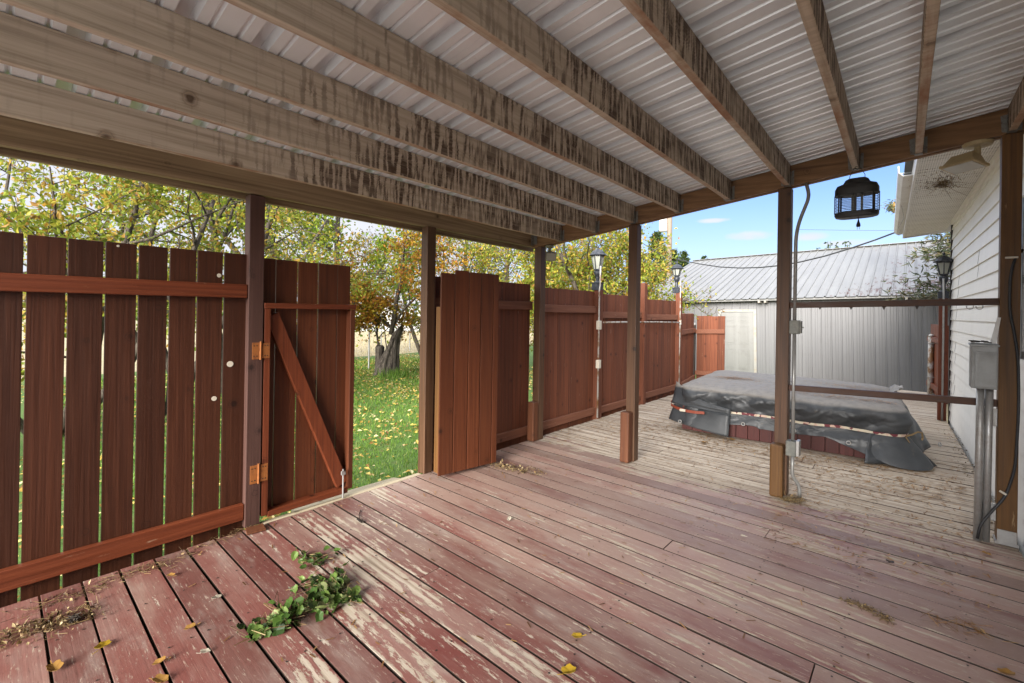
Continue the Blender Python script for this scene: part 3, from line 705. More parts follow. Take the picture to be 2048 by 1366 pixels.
# ================================================================== SHED
def build_shed():
    Sx = thing('metal_shed', 'long low shed with pale grey ribbed walls and a rust-flecked metal roof', 'shed', (0, 10.59, 1.864))
    Sx.rotation_euler = (0, -.024, 0)
    x0, x1 = -4.3, 6.2; tp = .333; run = 5.95
    # roof, ribs up the slope, period 9 inches
    per = .2286; xs = []; x = x0
    while x < x1:
        for t, h in ((0,0), (.088,0), (.100,.030), (.124,.030), (.136,0)): xs.append((x+t, h))
        x += per
    def fn(i, j):
        y = run*j/8; x, h = xs[i]
        return (x, y-.02, tp*y + h*.97 + .004*mnoise.noise(Vector((x*1.5, y, 2))))
    m = MB(); m.grid(len(xs), 9, fn)
    m.add([(x0,run,tp*run),(x1,run,tp*run),(x1,run*2,0),(x0,run*2,0)], [(0,1,2,3)])
    obj('roof', m, M['shed_roof'], Sx, local=True, solid=.001)
    m = MB(); m.bar((x0,run-.0,tp*run+.02),(x1,run-.0,tp*run+.02), .3, .018); obj('ridge_cap', m, M['shed_roof'], Sx, local=True)
    # wall, vertical ribs, with a door opening
    dx0, dx1, dtop = -1.43, -.51, -.38
    zb_ = -2.4
    def wallpart(a, b, z0, z1):
        m = MB(); pr = []; x = a
        k0 = math.floor(a/per)
        pts = []
        k = k0
        while k*per < b+per:
            for t, h in ((0,0), (.008,-.024), (.030,-.024), (.038,0), (.11,0), (.117,-.004), (.124,0), (.165,0), (.172,-.004), (.179,0)):
                xx = k*per+t
                if a <= xx <= b: pts.append((xx, h))
            k += 1
        pts = [(a, 0)]+pts+[(b, 0)]
        m.grid(len(pts), 2, lambda i, j: (pts[i][0], .33+pts[i][1], z0 if j == 0 else z1))
        return m
    w = MB()
    for q in (wallpart(x0+.3, dx0-.06, zb_, .07), wallpart(dx1+.06, x1-.3, zb_, .07), wallpart(dx0-.06, dx1+.06, dtop+.06, .07)): w.add(q.v, q.f)
    w.box(x0+.3, x1-.3, .36, .37, zb_, .05) if False else None
    w.add([(x0+.3,.33,zb_),(x0+.3,2*run-.33,zb_),(x0+.3,2*run-.33,.1),(x0+.3,run,tp*run-.02),(x0+.3,.33,.07)], [(0,1,2,3,4)])
    w.add([(x1-.3,.33,zb_),(x1-.3,2*run-.33,zb_),(x1-.3,2*run-.33,.1),(x1-.3,run,tp*run-.02),(x1-.3,.33,.07)], [(4,3,2,1,0)])
    obj('wall', w, M['shed_wall'], Sx, local=True)
    m = MB(); m.box(x0+.05, x1-.05, .05, .10, -.055, .0); obj('eave_board', m, M['door'], Sx, local=True)
    for x in (-.32, -.16, 2.92, 3.12):
        m = MB(); m.box(x, x+.05, .0, .32, -.115, -.056); obj('rafter_tail', m, M['trim'], Sx, local=True)
    # door
    f = MB(); f.box(dx0-.075, dx0, .285, .345, zb_, dtop+.085); f.box(dx1, dx1+.075, .285, .345, zb_, dtop+.085); f.box(dx0-.0005, dx1+.0005, .286, .345, dtop+.012, dtop+.084)
    obj('door_frame', f, M['trim'], Sx, local=True, bevel=.004)
    D = MB(); yd = .322
    D.box(dx0+.006, dx1-.006, yd, yd+.04, zb_+.02, dtop+.005)
    d = obj('door', D, M['door'], Sx, local=True)
    pn = MB(); wd = dx1-dx0
    for z0, z1 in ((-.29, -.13), (-.96, -.40+.0), (-1.78, -1.10)):
        pass
    H = 2.03; T = dtop
    for z0, z1 in ((T-.30, T-.13), (T-.98, T-.42), (T-1.72, T-1.12)):
        for a in (.12, .52):
            x0p, x1p = dx0+wd*a, dx0+wd*(a+.34)
            for (p, q, r, s) in ((x0p, x1p, z0, z0+.018), (x0p, x1p, z1-.018, z1), (x0p, x0p+.018, z0+.018, z1-.018), (x1p-.018, x1p, z0+.018, z1-.018)):
                pn.box(p, q, yd-.007, yd-.0005, r, s)
            pn.box(x0p+.05, x1p-.05, yd-.008, yd-.0005, z0+.05, z1-.05)
    o = obj('panel_moulding', pn, M['door'], Sx, local=True, bevel=.004); o.parent = d
    k = MB(); k.lathe([(.028,0),(.014,.01),(.012,.035),(.028,.045),(.026,.07),(.008,.078)], (0,0,0), 12)
    k.v = [(dx0+.07+p[0], yd-p[2], T-1.02+p[1]) for p in k.v]
    o = obj('door_knob', k, M['galv'], Sx, local=True, smooth=True); o.parent = d
build_shed()

# ================================================================== HOUSE
def build_house():
    Hs = thing('house', 'house side clad in cream lap siding with a vented white soffit', 'house', (3.50, 4.515, 0), .0365)
    y0, y1 = -12.0, .085
    lap = .1365; m = MB(); z = 1.37-lap*13
    while z < 2.66:
        zt = min(z+lap, 2.668)
        ny = 24
        def fn(i, j, z=z, zt=zt):
            y = y0+(y1-y0)*i/(ny-1); w = .0016*mnoise.noise(Vector((y*1.4, z*3, 0)))
            return [(.004+w, y, z), (-.013+w, y, z), (-.012+w, y, z+.012), (.0005+w*.5, y, zt)][j]
        m.grid(ny, 4, fn); z += lap
    w = obj('siding', m, M['siding'], Hs, local=True)
    rr = random.Random(2)
    for k, yy in ((2,-.72),(3,-.74),(0,-.55),(1,-.57),(-3,-.48),(-4,-.5),(-6,-.42),(-7,-.44),(3,-2.3),(4,-2.32)):
        z = 1.37+lap*k; m = MB(); m.hexa([(-.0142,yy,z+.004),(-.0125,yy,z+.004),(-.0125,yy+.007,z+.004),(-.0142,yy+.007,z+.004)], [(-.0035,yy-.004,z+lap-.004),(-.0018,yy-.004,z+lap-.004),(-.0018,yy,z+lap-.004),(-.0035,yy,z+lap-.004)])
        obj('siding_seam', m, M['dark'], w, local=True)
    m = MB(); m.box(-.02, .05, y1+.0005, y1+.03, -.4, 2.69); obj('corner_trim', m, M['dark'], Hs, local=True)
    m = MB(); m.box(-.022, .03, y0, y1, 2.669, 2.731); obj('frieze', m, M['siding'], Hs, local=True)
    m = MB(); m.box(.02, .12, y0, y1-.01, -.6, 2.66); m.box(.02, 7.0, y1-.1, y1-.002, -.6, 2.68); obj('wall_core', m, M['siding'], Hs, local=True)
    # soffit with v-grooves running out from the wall
    ys = []; y = -9.0
    while y < 1.5:
        ys += [(y, 0), (y+.004, .008), (y+.014, .008), (y+.018, 0)]; y += .1016
    def fs(i, j):
        y, h = ys[i]; f = j
        yy = y if y < .4 else .4+(y-.4)*(1.0 if j == 0 else .5)
        return ((-.478 if j == 0 else .0), yy, 2.733+h)
    m = MB(); m.grid(len(ys), 2, fs); obj('soffit', m, M['soffit'], Hs, local=True)
    m = MB(); m.box(-.50, -.479, -9, 1.50, 2.712, 2.90); m.hexa([(-.478,1.50,2.712),(-.478,1.52,2.712),(.3,.86,2.712),(.3,.84,2.712)], [(-.478,1.50,2.9),(-.478,1.52,2.9),(.3,.86,2.9),(.3,.84,2.9)])
    obj('fascia', m, M['white'], Hs, local=True, bevel=.002)
    g = MB()
    prof = [(-.501,2.78),(-.575,2.78),(-.61,2.82),(-.615,2.885),(-.605,2.885),(-.60,2.825),(-.57,2.79),(-.505,2.79)]
    a, b = -2.65, 1.5
    vs = [(p[0], a, p[1]) for p in prof]+[(p[0], b, p[1]) for p in prof]; k = len(prof)
    g.add(vs, [(i, (i+1) % k, (i+1) % k+k, i+k) for i in range(k)]+[tuple(range(k-1,-1,-1)), tuple(range(k, 2*k))])
    obj('gutter', g, M['white'], Hs, local=True)
    m = MB()
    for yy in [-2.4+.35*i for i in range(11)]: m.box(-.60, -.502, yy, yy+.02, 2.868, 2.874)
    m.tube([(-.53, 1.45, 2.77), (-.56, 1.2, 2.73), (-.53, .8, 2.75), (-.57, .2, 2.70), (-.52, -.4, 2.74), (-.56, -1.2, 2.76)], .004, 5)
    obj('gutter_wire', m, M['galv'], Hs, local=True)
    m = MB(); m.hexa([(-.56,-9,2.90),(5,-9,4.65),(5,1.6,4.65),(-.56,1.6,2.90)], [(-.56,-9,2.93),(5,-9,4.68),(5,1.6,4.68),(-.56,1.6,2.93)])
    obj('roof', m, M['shingle'], Hs, local=True)
    # window just past the house-side post
    fr = MB(); wy1 = -4.33; wy0 = -5.45
    for (a, b, c, d) in ((wy1-.05, wy1, 1.15, 2.15), (wy0, wy0+.05, 1.15, 2.15), (wy0+.0505, wy1-.0505, 1.15, 1.20), (wy0+.0505, wy1-.0505, 2.10, 2.15), (wy0+.0505, wy1-.0505, 1.62, 1.66)):
        fr.box(-.035, .01, a, b, c, d)
    f = obj('window', fr, M['white'], Hs, local=True, bevel=.003)
    m = MB(); m.box(-.012, -.009, wy0+.04, wy1-.04, 1.19, 2.11); o = obj('pane', m, M['pane'], Hs, local=True); o.parent = f
    # black electric cable clips etc live elsewhere
build_house()

# ================================================================== HOT TUB
def build_tub():
    O = Vector((1.03, 1.475, 0)); a = .085
    T = thing('hot_tub', 'covered hot tub with a red tongue-and-groove skirt on the bleached deck', 'hot tub', O, a)
    LX, LY = 2.03, 1.86
    m = MB(); w = .119
    x = 0.0
    while x < LX-.02:
        x2 = min(x+w-.004, LX); m.box(x, x2, 0, .02, .004, .46); m.box(x, x2, LY-.02, LY, .004, .46); x += w
    y = .0205
    while y < LY-.04:
        y2 = min(y+w-.004, LY-.021); m.box(.0, .02, y, y2, .004, .46); m.box(LX-.02, LX, y, y2, .004, .46); y += w
    obj('skirt', m, M['skirt'], T, local=True, bevel=.003)
    m = MB(); m.box(.021, LX-.021, .021, LY-.021, .01, .462); obj('tub_shell', m, M['dark'], T, local=True)
    # ---- tarp: top sheet and draped sides
    C = thing('tub_cover', 'crumpled dark grey vinyl tarp draped over the hot tub', 'tarp', O, a)
    rnd = random.Random(8)
    RX, RY, RC = LX+.07, LY+.07, .16; ox, oy = -.035, -.035
    per = []                                       # rounded rectangle, ccw from front-left, (x,y,nx,ny)
    def arc(cx, cy, a0, n=9):
        for i in range(n+1):
            t = a0+math.pi/2*i/n; per.append((cx+RC*math.cos(t), cy+RC*math.sin(t), math.cos(t), math.sin(t)))
    def line(x0, y0, x1, y1, nx, ny, n):
        for i in range(1, n): per.append((x0+(x1-x0)*i/n, y0+(y1-y0)*i/n, nx, ny))
    x0, x1, y0, y1 = ox, ox+RX, oy, oy+RY
    arc(x0+RC, y0+RC, math.pi); line(x0+RC, y0, x1-RC, y0, 0, -1, 130)
    arc(x1-RC, y0+RC, 1.5*math.pi); line(x1, y0+RC, x1, y1-RC, 1, 0, 60)
    arc(x1-RC, y1-RC, 0); line(x1-RC, y1, x0+RC, y1, 0, 1, 50)
    arc(x0+RC, y1-RC, .5*math.pi); line(x0, y1-RC, x0, y0+RC, -1, 0, 50)
    N = len(per); cx, cy = (x0+x1)/2, (y0+y1)/2
    def topz(x, y):
        u = (x-cx)/(RX/2); v = (y-cy)/(RY/2)
        z = .545 + .028*(1-u*u)*(1-v*v) - .012*u + .010*mnoise.noise(Vector((x*3, y*3, 0))) + .006*mnoise.noise(Vector((x*9, y*5, 5)))
        return z
    def hem(i):
        x, y, nx, ny = per[i]
        f = x/LX
        if ny < -.5:                                # front: mid height, swooping down to the deck at the right
            if f < .13: return .075
            if f < .40: return .165 - .01*math.sin(f*30)
            if f < .55: return .155
            if f < .70: return .155+ (f-.55)*.15
            return max(.012, .178 - (f-.70)*.62)
        if nx > .5: return .03 + .05*abs(mnoise.noise(Vector((0, y*3, 2))))
        return .12
    rows_z = [0, .25, .55, .8, 1.0, 1.15, 1.4, 1.7, 2.0]   # 0..1 edge->strap, 1..2 strap->hem
    sub = 34
    def side(i, j):
        x, y, nx, ny = per[i]; t = 2.0*j/(sub-1)
        zt = topz(x, y) - .028; zs = .298 - .018*(x/LX) + .006*math.sin(x*9); zh = hem(i)
        s = i*.045
        fold = mnoise.noise(Vector((x*4.2+3, y*4.2, 0))) ; fold2 = mnoise.noise(Vector((x*11, y*11, t*1.6)))
        diag = mnoise.noise(Vector((x*5+t*1.4, y*5-t*1.1, 7)))
        crease = max(0, 1-abs(mnoise.noise(Vector((x*6+t*2.2, y*6-t*1.6, 3+t))))*5)**1.5 + .7*max(0, 1-abs(mnoise.noise(Vector((x*9-t*3, y*9+t*2.5, 11))))*6)**1.5
        if t <= 1:
            z = zt+(zs-zt)*t
            out = .016*math.sin(math.pi*min(1, t*1.5+.05)) + .05*math.sin(math.pi*t)*(.5+1.2*fold) + .008*math.sin(math.pi*t)*fold2 + .03*math.sin(math.pi*t)*diag - .009*math.sin(math.pi*t)*crease
            if t > .92: out *= .5
        else:
            q = t-1; z = zs+(zh-zs)*q
            flare = .035+.055*max(0, fold)+ (.16*max(0, (x/LX-.72)/.28)**1.4 if ny < -.2 else (.10 if nx > .3 else .03))
            out = -.006 + flare*q**.8 + .02*math.sin(math.pi*q)*diag + .012*q*fold2 - .007*math.sin(math.pi*min(1,q*1.2))*crease
        out = max(out, -.02 if t < 1 else -.004)
        return (x+nx*out, y+ny*out, z + .006*fold2*(t > .1))
    m = MB()
    rings = 9
    def full(i, j):
        if j <= rings:
            x, y, nx, ny = per[i]; k = (j/rings)
            # inner rings shrink to a small central loop
            s = .02+.98*k
            px, py = cx+(x-cx)*s, cy+(y-cy)*s
            zz = topz(px, py)
            if k > .85: zz -= .028*((k-.85)/.15)**2
            return (px, py, zz)
        return side(i, j-rings-1+1)
    m.grid(N, rings+sub, full, closed=True)
    m.f.append(tuple(range(N)))
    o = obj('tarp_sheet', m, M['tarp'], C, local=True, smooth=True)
    sd = o.modifiers.new('s', 'SUBSURF'); sd.levels = 1; sd.render_levels = 1
    # folded corner flap at front left
    f = MB()
    def flap(i, j):
        u = i/16; v = j/12
        topL = Vector((-.10, .10, .56)); topR = Vector((.56, -.115, .335)); 
        botL = Vector((-.13, .02, .30)); botR = Vector((.56, -.12, .29))
        p = (topL*(1-u)+topR*u)*(1-v)+(botL*(1-u)+botR*u)*v
        b = math.sin(math.pi*min(1,u*1.1))*.06*(1-.4*v) + .012*mnoise.noise(Vector((u*4, v*3, 1)))
        sag = -.045*math.sin(math.pi*u)*(1-v)
        return (p.x-.02*math.sin(math.pi*u), p.y-b-.015, p.z+sag)
    f.grid(17, 13, flap); obj('tarp_flap', f, M['tarp'], C, local=True, smooth=True, solid=.004)
    f = MB()
    def flap2(i, j):
        u = i/16; v = j/10
        a_ = Vector((-.12, .06, .285)); b_ = Vector((.55, -.105, .275)); c_ = Vector((-.17, .02, .095)); d_ = Vector((.545, -.155, .03))
        p = (a_*(1-u)+b_*u)*(1-v)+(c_*(1-u)+d_*u)*v
        b = .07*math.sin(math.pi*min(1, u*1.05))**.8*(.5+.5*v) + .02*mnoise.noise(Vector((u*3, v*2, 6)))
        return (p.x, p.y-b*.6, p.z)
    f.grid(17, 11, flap2); obj('tarp_flap', f, M['tarp'], C, local=True, smooth=True, solid=.004)
    # right corner: flap on the deck and the standing ear behind it
    def surf(p00, p10, p01, p11, bul, seed, nu=16, nv=14):
        q = MB(); p00, p10, p01, p11 = map(Vector, (p00, p10, p01, p11)); nrm = (p10-p00).cross(p01-p00).normalized()
        def fn(i, j):
            u = i/(nu-1); v = j/(nv-1); p = (p00*(1-u)+p10*u)*(1-v)+(p01*(1-u)+p11*u)*v
            d = bul*math.sin(math.pi*u)*math.sin(math.pi*(.15+.7*v)) + .03*mnoise.noise(Vector((u*3+seed, v*3, seed)))
            p = p+nrm*d; p.z = max(p.z, .012); return tuple(p)
        q.grid(nu, nv, fn); return q
    f = surf((1.78,-.06,.27), (2.06,.02,.275), (1.74,-.22,.008), (2.28,.10,.012), .05, 1.3); obj('tarp_flap', f, M['tarp'], C, local=True, smooth=True, solid=.004)
    f = surf((2.05,.02,.20), (2.08,.55,.50), (2.16,.10,.10), (2.27,.46,.12), -.03, 4.1); obj('tarp_flap', f, M['tarp'], C, local=True, smooth=True, solid=.004)
    f = surf((1.98,1.02,.545), (2.02,1.75,.535), (2.09,1.05,.60), (2.14,1.62,.57), .02, 2.2, 12, 8); obj('tarp_flap', f, M['tarp'], C, local=True, smooth=True, solid=.004)
    # strap along the front: patterned ribbon, then red webbing round the left corner
    Sp = thing('tie_strap', 'patterned ribbon and red webbing tied round the grey tarp', 'strap', O, a)
    def ribbon(idx, h, mat, nm, dz=0, off=.012):
        q = MB(); pts = []
        for i in idx:
            x, y, nx, ny = per[i % N]; z = .298-.018*(x/LX)+.006*math.sin(x*9)+dz+.003*mnoise.noise(Vector((x*14, y*14, 0)))
            pts.append((x+nx*off, y+ny*off, z))
        q.grid(len(pts), 2, lambda i, j: (pts[i][0], pts[i][1], pts[i][2]+(-h/2 if j == 0 else h/2)))
        return obj(nm, q, M[mat], Sp, local=True, solid=.002)
    ribbon(range(13, 148), .024, 'ribbon', 'ribbon', off=.014)
    # red webbing wraps the left flap
    q = MB(); pts = [(-.145, .35, .30), (-.16, .10, .295), (-.125, -.02, .285), (-.03, -.112, .272), (.10, -.162, .262), (.20,-.175,.262), (.30,-.17,.268)]
    q.grid(len(pts), 2, lambda i, j: (pts[i][0]-.004, pts[i][1]-.012, pts[i][2]+(-.016 if j == 0 else .016)))
    o = obj('red_webbing', q, M['strap_red'], Sp, local=True, solid=.002)
    q = MB(); q.box(.02, .085, -.188, -.17, .25, .278); obj('buckle', q, M['ivory'], Sp, local=True, bevel=.003)
    r = MB(); pts = [(2.06,.0,.28),(2.10,.06,.285),(2.15,.16,.30),(2.19,.26,.28),(2.20,.30,.22),(2.17,.26,.16),(2.12,.2,.15)]
    r.tube(pts, .008, 6); r.tube([(2.05,-.03,.275),(2.08,.0,.22),(2.07,-.01,.14),(2.05,-.02,.10)], .005, 5); obj('rope', r, M['rope'], Sp, local=True)
    # eyelets
    e = MB()
    def ring(c, nrm, R=.017, r=.005):
        c = Vector(c); nrm = Vector(nrm).normalized(); u = nrm.orthogonal().normalized(); v = nrm.cross(u)
        e.tube([c+(u*math.cos(t)+v*math.sin(t))*R for t in [2*math.pi*k/14 for k in range(15)]], r, 6, cap=False)
    for x, y, z in ((.02,-.165,.125), (.68,-.083,.185), (1.16,-.088,.195), (1.62,-.145,.165)): ring((x, y, z), (0,-1,.1))
    ring((2.12,.17,.17), (.8,-.6,.2)); ring((2.33,.36,.17), (.8,-.6,.2)); ring((2.10,1.45,.565), (0,0,1))
    obj('eyelet', e, M['galv'], C, local=True, smooth=True)['kind'] = 'stuff'
    return O, a, topz
TUB = build_tub()
# ================================================================== LAMPS, ELECTRICS, SMALL THINGS
def lantern(name, label, x, y, zcap, zneck, zfoot, ztop, group='post lanterns around the deck', wid=1.0):
    """zcap: underside of the square post sleeve, zfoot its top, zneck: top of stem / lantern seat, ztop finial"""
    L = thing(name, label, 'lamp', (x, y, zcap), 0, group)
    m = MB(); m.box(x-.056, x+.056, y-.056, y+.056, zcap, zfoot-.012); m.box(x-.062, x+.062, y-.062, y+.062, zfoot-.0118, zfoot); obj('post_sleeve', m, M['blackmetal'], L, bevel=.003)
    h = zneck-zfoot
    m = MB(); m.lathe([(.045,0),(.040,.012),(.026,.02),(.024,h*.45),(.030,h*.47),(.034,h*.55),(.046,h*.62),(.05,h*.74),(.05,h*.86),(.04,h*.93),(.03,h*.97),(.042,h)], (x,y,zfoot), 14)
    obj('stem', m, M['blackmetal'], L, smooth=False)
    g0, g1 = zneck, ztop-.135
    m = MB(); m.lathe([(.042*wid,0),(.075*wid,g1-g0-.012),(.075*wid,g1-g0)], (x,y,g0), 6); obj('glass', m, M['glass'], L)
    f = MB()
    for k in range(6):
        a = 2*math.pi*(k+.5)/6; c, s = math.cos(a), math.sin(a)
        f.bar((x+.045*wid*c, y+.045*wid*s, g0), (x+.079*wid*c, y+.079*wid*s, g1), .011, .011)
    f.lathe([(.05*wid,0),(.052*wid,.012),(.046*wid,.018)], (x,y,g0-.006), 6); f.lathe([(.080*wid,0),(.083*wid,.012)], (x,y,g1-.006), 6)
    obj('frame', f, M['blackmetal'], L)
    r = MB(); H = ztop-g1
    r.lathe([(.112*wid,0),(.114*wid,.008),(.098*wid,.018),(.082*wid,.045),(.058*wid,.066),(.03*wid,.080),(.012,.090),(.010,.100),(.017,.108),(.015,.120),(.004,H)], (x,y,g1+.006), 12)
    obj('lantern_roof', r, M['blackmetal'], L, smooth=False)
    return L
def conduit(name, label, pts, r, mat='conduit', parent=None, n=8):
    m = MB(); m.tube(pts, r, n); 
    if parent is not None: return obj(name, m, M[mat], parent, smooth=True)
    return tag(obj(name, m, M[mat], origin=pts[0], smooth=True), label, 'conduit')
def bend(pts, k=6):
    """round the corners of a polyline"""
    pts = [Vector(p) for p in pts]; out = [pts[0]]
    for a, b, c in zip(pts[:-2], pts[1:-1], pts[2:]):
        d = min((b-a).length, (c-b).length)*.45
        p, q = b+(a-b).normalized()*d, b+(c-b).normalized()*d
        for i in range(k+1):
            t = i/k; out.append(p*(1-t)**2+b*2*t*(1-t)+q*t*t)
    return out+[pts[-1]]
def box_on(name, parent, x0, x1, y0, y1, z0, z1, mat, bev=.006):
    m = MB(); m.box(x0, x1, y0, y1, z0, z1); return obj(name, m, M[mat], parent, bevel=bev)

lantern('post_lantern', 'black lantern on the nearer fence post, against yellow-green leaves', -.035, 1.235, 1.685, 1.955, 1.79, 2.275)
lantern('post_lantern', 'black lantern on the farther fence post, against the shed roof', -.055, 3.955, 1.755, 2.06, 1.85, 2.315)
def right_lamp():
    t = thing('lamp_post', 'red lamp post standing on the deck at the house corner', 'post', (3.41, 4.52, 0))
    m = MB(); m.box(3.362, 3.452, 4.47, 4.56, .004, 1.70); obj('post', m, M['rail_z'], t, bevel=.004)
lantern('post_lantern', 'black lantern on the red post by the house corner', 3.407, 4.515, 1.66, 1.985, 1.75, 2.285)
right_lamp()
conduit('conduit', 'grey conduit strapped up the red lamp post by the house', bend([(3.41,4.455,.004),(3.41,4.455,1.5),(3.405,4.44,1.93)]), .011, 'galv')
# fence conduit and its two boxes
t = thing('wall_conduit', 'rusty conduit with two weathered boxes on the nearer lantern post', 'conduit', (.03, 1.2, .2))
conduit('pipe', '', bend([(.036,1.19,2.0),(.036,1.19,1.75),(.036,1.17,1.68),(.036,1.17,.02)]), .011, 'galv_rust', t)
box_on('junction_box', t, .018, .065, 1.13, 1.195, 1.17, 1.285, 'ivory'); box_on('junction_box', t, .018, .065, 1.135, 1.195, .665, .775, 'ivory')
t = thing('fence_conduit', 'rusty conduit running level under the fence rail to the farther lantern', 'conduit', (.03, 2.5, 1.25))
conduit('pipe', '', bend([(.030,1.28,1.262),(.030,2.6,1.258),(.030,3.90,1.24)]), .011, 'galv_rust', t)
conduit('pipe', '', bend([(.030,3.915,.05),(.030,3.915,1.7),(.02,3.93,1.98)]), .010, 'galv_rust', t)
box_on('elbow_box', t, .02, .055, 3.895, 3.93, 1.20, 1.285, 'galv_rust')

# two rails between centre post and house post
ya, yb = cgY(2.402)+.02, .12
m = MB(); m.bar((2.404, ya, 1.475), (3.523, yb, 1.505), .038, .044); rl = obj('rail', m, M['rail_x'], origin=(2.96,.08,1.49), bevel=.003)
tag(rl, 'upper dark rail with hooks between the centre post and the house post', 'rail')
for x, y in ((1640,612),(1702,612),(1768,612),(1834,611)):
    p = pl(x, y, 1, .07); p.z -= .004
    h = MB(); h.hexa([(p.x-.002,p.y-.003,p.z-.022),(p.x+.002,p.y-.003,p.z-.022),(p.x+.002,p.y+.003,p.z-.022),(p.x-.002,p.y+.003,p.z-.022)], [(p.x-.012,p.y-.005,p.z+.004),(p.x+.012,p.y-.005,p.z+.004),(p.x+.012,p.y+.005,p.z+.004),(p.x-.012,p.y+.005,p.z+.004)])
    obj('hook', h, M['dark'], rl)
for x in (1940, 1959):
    p = pl(x, 611, 1, .10); q = MB()
    q.tube([(p.x+.016*math.cos(t), p.y, p.z-.008+.016*math.sin(t)) for t in [math.pi*.9+math.pi*1.25*k/12 for k in range(13)]], .0028, 6)
    tag(obj('ring_hook', q, M['galv'], rl))
m = MB(); m.bar((2.404, ya, .838), (3.523, yb, .868), .038, .044)
tag(obj('rail', m, M['rail_x'], origin=(2.96,.08,.85), bevel=.003), 'lower dark rail crossing in front of the tub cover', 'rail')

# conduit and boxes on the centre post
cx, cyy = 2.437, cgY(2.402)+.012
t = thing('post_conduit', 'grey bent conduit and two switch boxes on the centre post', 'conduit', (cx, cyy, 0))
conduit('pipe', '', bend([(cx+.058, cyy+.02, zb(2.52)+.0), (cx+.085, cyy, zb(2.5)-.11), (cx, cyy, 2.06), (cx, cyy, 1.34)], 8), .0125, 'conduit', t, 10)
conduit('pipe', '', [(cx, cyy, 1.27), (cx, cyy, .42)], .0125, 'conduit', t, 10)
conduit('pipe', '', bend([(cx, cyy, .34), (cx, cyy, .16), (cx+.045, cyy+.03, .09), (cx+.045, cyy+.03, .0)], 8), .0125, 'conduit', t, 10)
b = box_on('switch_box', t, cx-.034, cx+.036, cyy-.022, cyy+.03, 1.255, 1.36, 'box_dark'); m = MB(); m.box(cx+.0365, cx+.047, cyy-.026, cyy+.034, 1.262, 1.354); m.tube([(cx+.047,cyy,1.31),(cx+.062,cyy-.004,1.305)], .005, 6); obj('cover_plate', m, M['box_dark'], b, bevel=.002)
b = box_on('outlet_box', t, cx-.038, cx+.030, cyy-.055, cyy+.01, .325, .44, 'box_dark'); m = MB(); m.box(cx+.0305, cx+.052, cyy-.06, cyy+.014, .332, .45); obj('cover_plate', m, M['galv'], b, bevel=.004)
# grey electric cabinet by the house post
t = thing('electric_box', 'grey steel disconnect box with a propped metal flap beside the house post', 'electric box', (3.45, .0, .95))
b = box_on('cabinet', t, 3.392, 3.506, -.09, .05, .972, 1.232, 'box', .004)
m = MB(); m.box(3.408, 3.500, -.0935, -.0905, .985, 1.198); obj('door', m, M['box'], b, bevel=.002)
m = MB(); m.hexa([(3.386,-.098,1.228),(3.512,-.098,1.228),(3.512,.05,1.234),(3.386,.05,1.234)], [(3.386,-.098,1.240),(3.512,-.098,1.240),(3.512,.05,1.244),(3.386,.05,1.244)]); obj('hood', m, M['box'], b, bevel=.003)
conduit('pipe', '', [(3.443, .03, .972), (3.443, .06, .5), (3.441, .075, .0)], .019, 'galv', t, 12)
conduit('pipe', '', [(3.482, .035, .972), (3.482, .07, .5), (3.480, .09, .0)], .019, 'galv', t, 12)
for z in (.78, .19):
    m = MB(); m.box(3.43, 3.524, .098, .106, z-.055, z+.055); m.tube([(3.50,.097,z+.02),(3.50,.085,z+.02)], .008, 6); m.tube([(3.50,.097,z-.02),(3.50,.085,z-.02)], .008, 6); obj('bracket', m, M['galv'], t, bevel=.002)
m = MB(); m.hexa([(3.478,.0,1.246),(3.505,.0,1.246),(3.505,.006,1.246),(3.478,.006,1.246)], [(3.512,.05,1.405),(3.528,.05,1.405),(3.528,.056,1.405),(3.512,.056,1.405)]); obj('flap', m, M['white'], t)
m = MB(); rr = random.Random(6)
for k in range(14):
    p = Vector((3.40+.07*rr.random(), -.05+.06*rr.random(), 1.250+.008*rr.random())); a = rr.random()*6; d = Vector((math.cos(a), math.sin(a), .1))*.022
    m.bar(p-d, p+d, .012, .006)
tag(obj('key_bunch', m, M['dark'], origin=(3.43,-.02,1.245)), 'small dark heap of metal bits on top of the grey electric box', 'scrap')
pts = bend([(3.63,.15,1.83),(3.585,.088,1.77),(3.567,.082,1.66),(3.566,.083,1.45),(3.590,.083,1.30),(3.606,.084,1.15),(3.612,.085,.85),(3.60,.083,.48),(3.560,.078,.30),(3.50,.06,.20),(3.452,.045,.11),(3.440,.043,.02)], 5)
m = MB(); m.tube(pts, .0075, 8)
c = tag(obj('cable', m, M['black'], origin=(3.44,.04,0), smooth=True), 'black cable looping down the house post to the conduits', 'cable')
m = MB(); m.bar((3.535,.076,.335),(3.565,.076,.318), .012, .012); obj('cable_clip', m, M['ivory'], c, bevel=.002); m = MB(); m.bar((3.545,.086,1.775),(3.60,.086,1.775),.012,.012); obj('cable_clip', m, M['ivory'], c, bevel=.002)

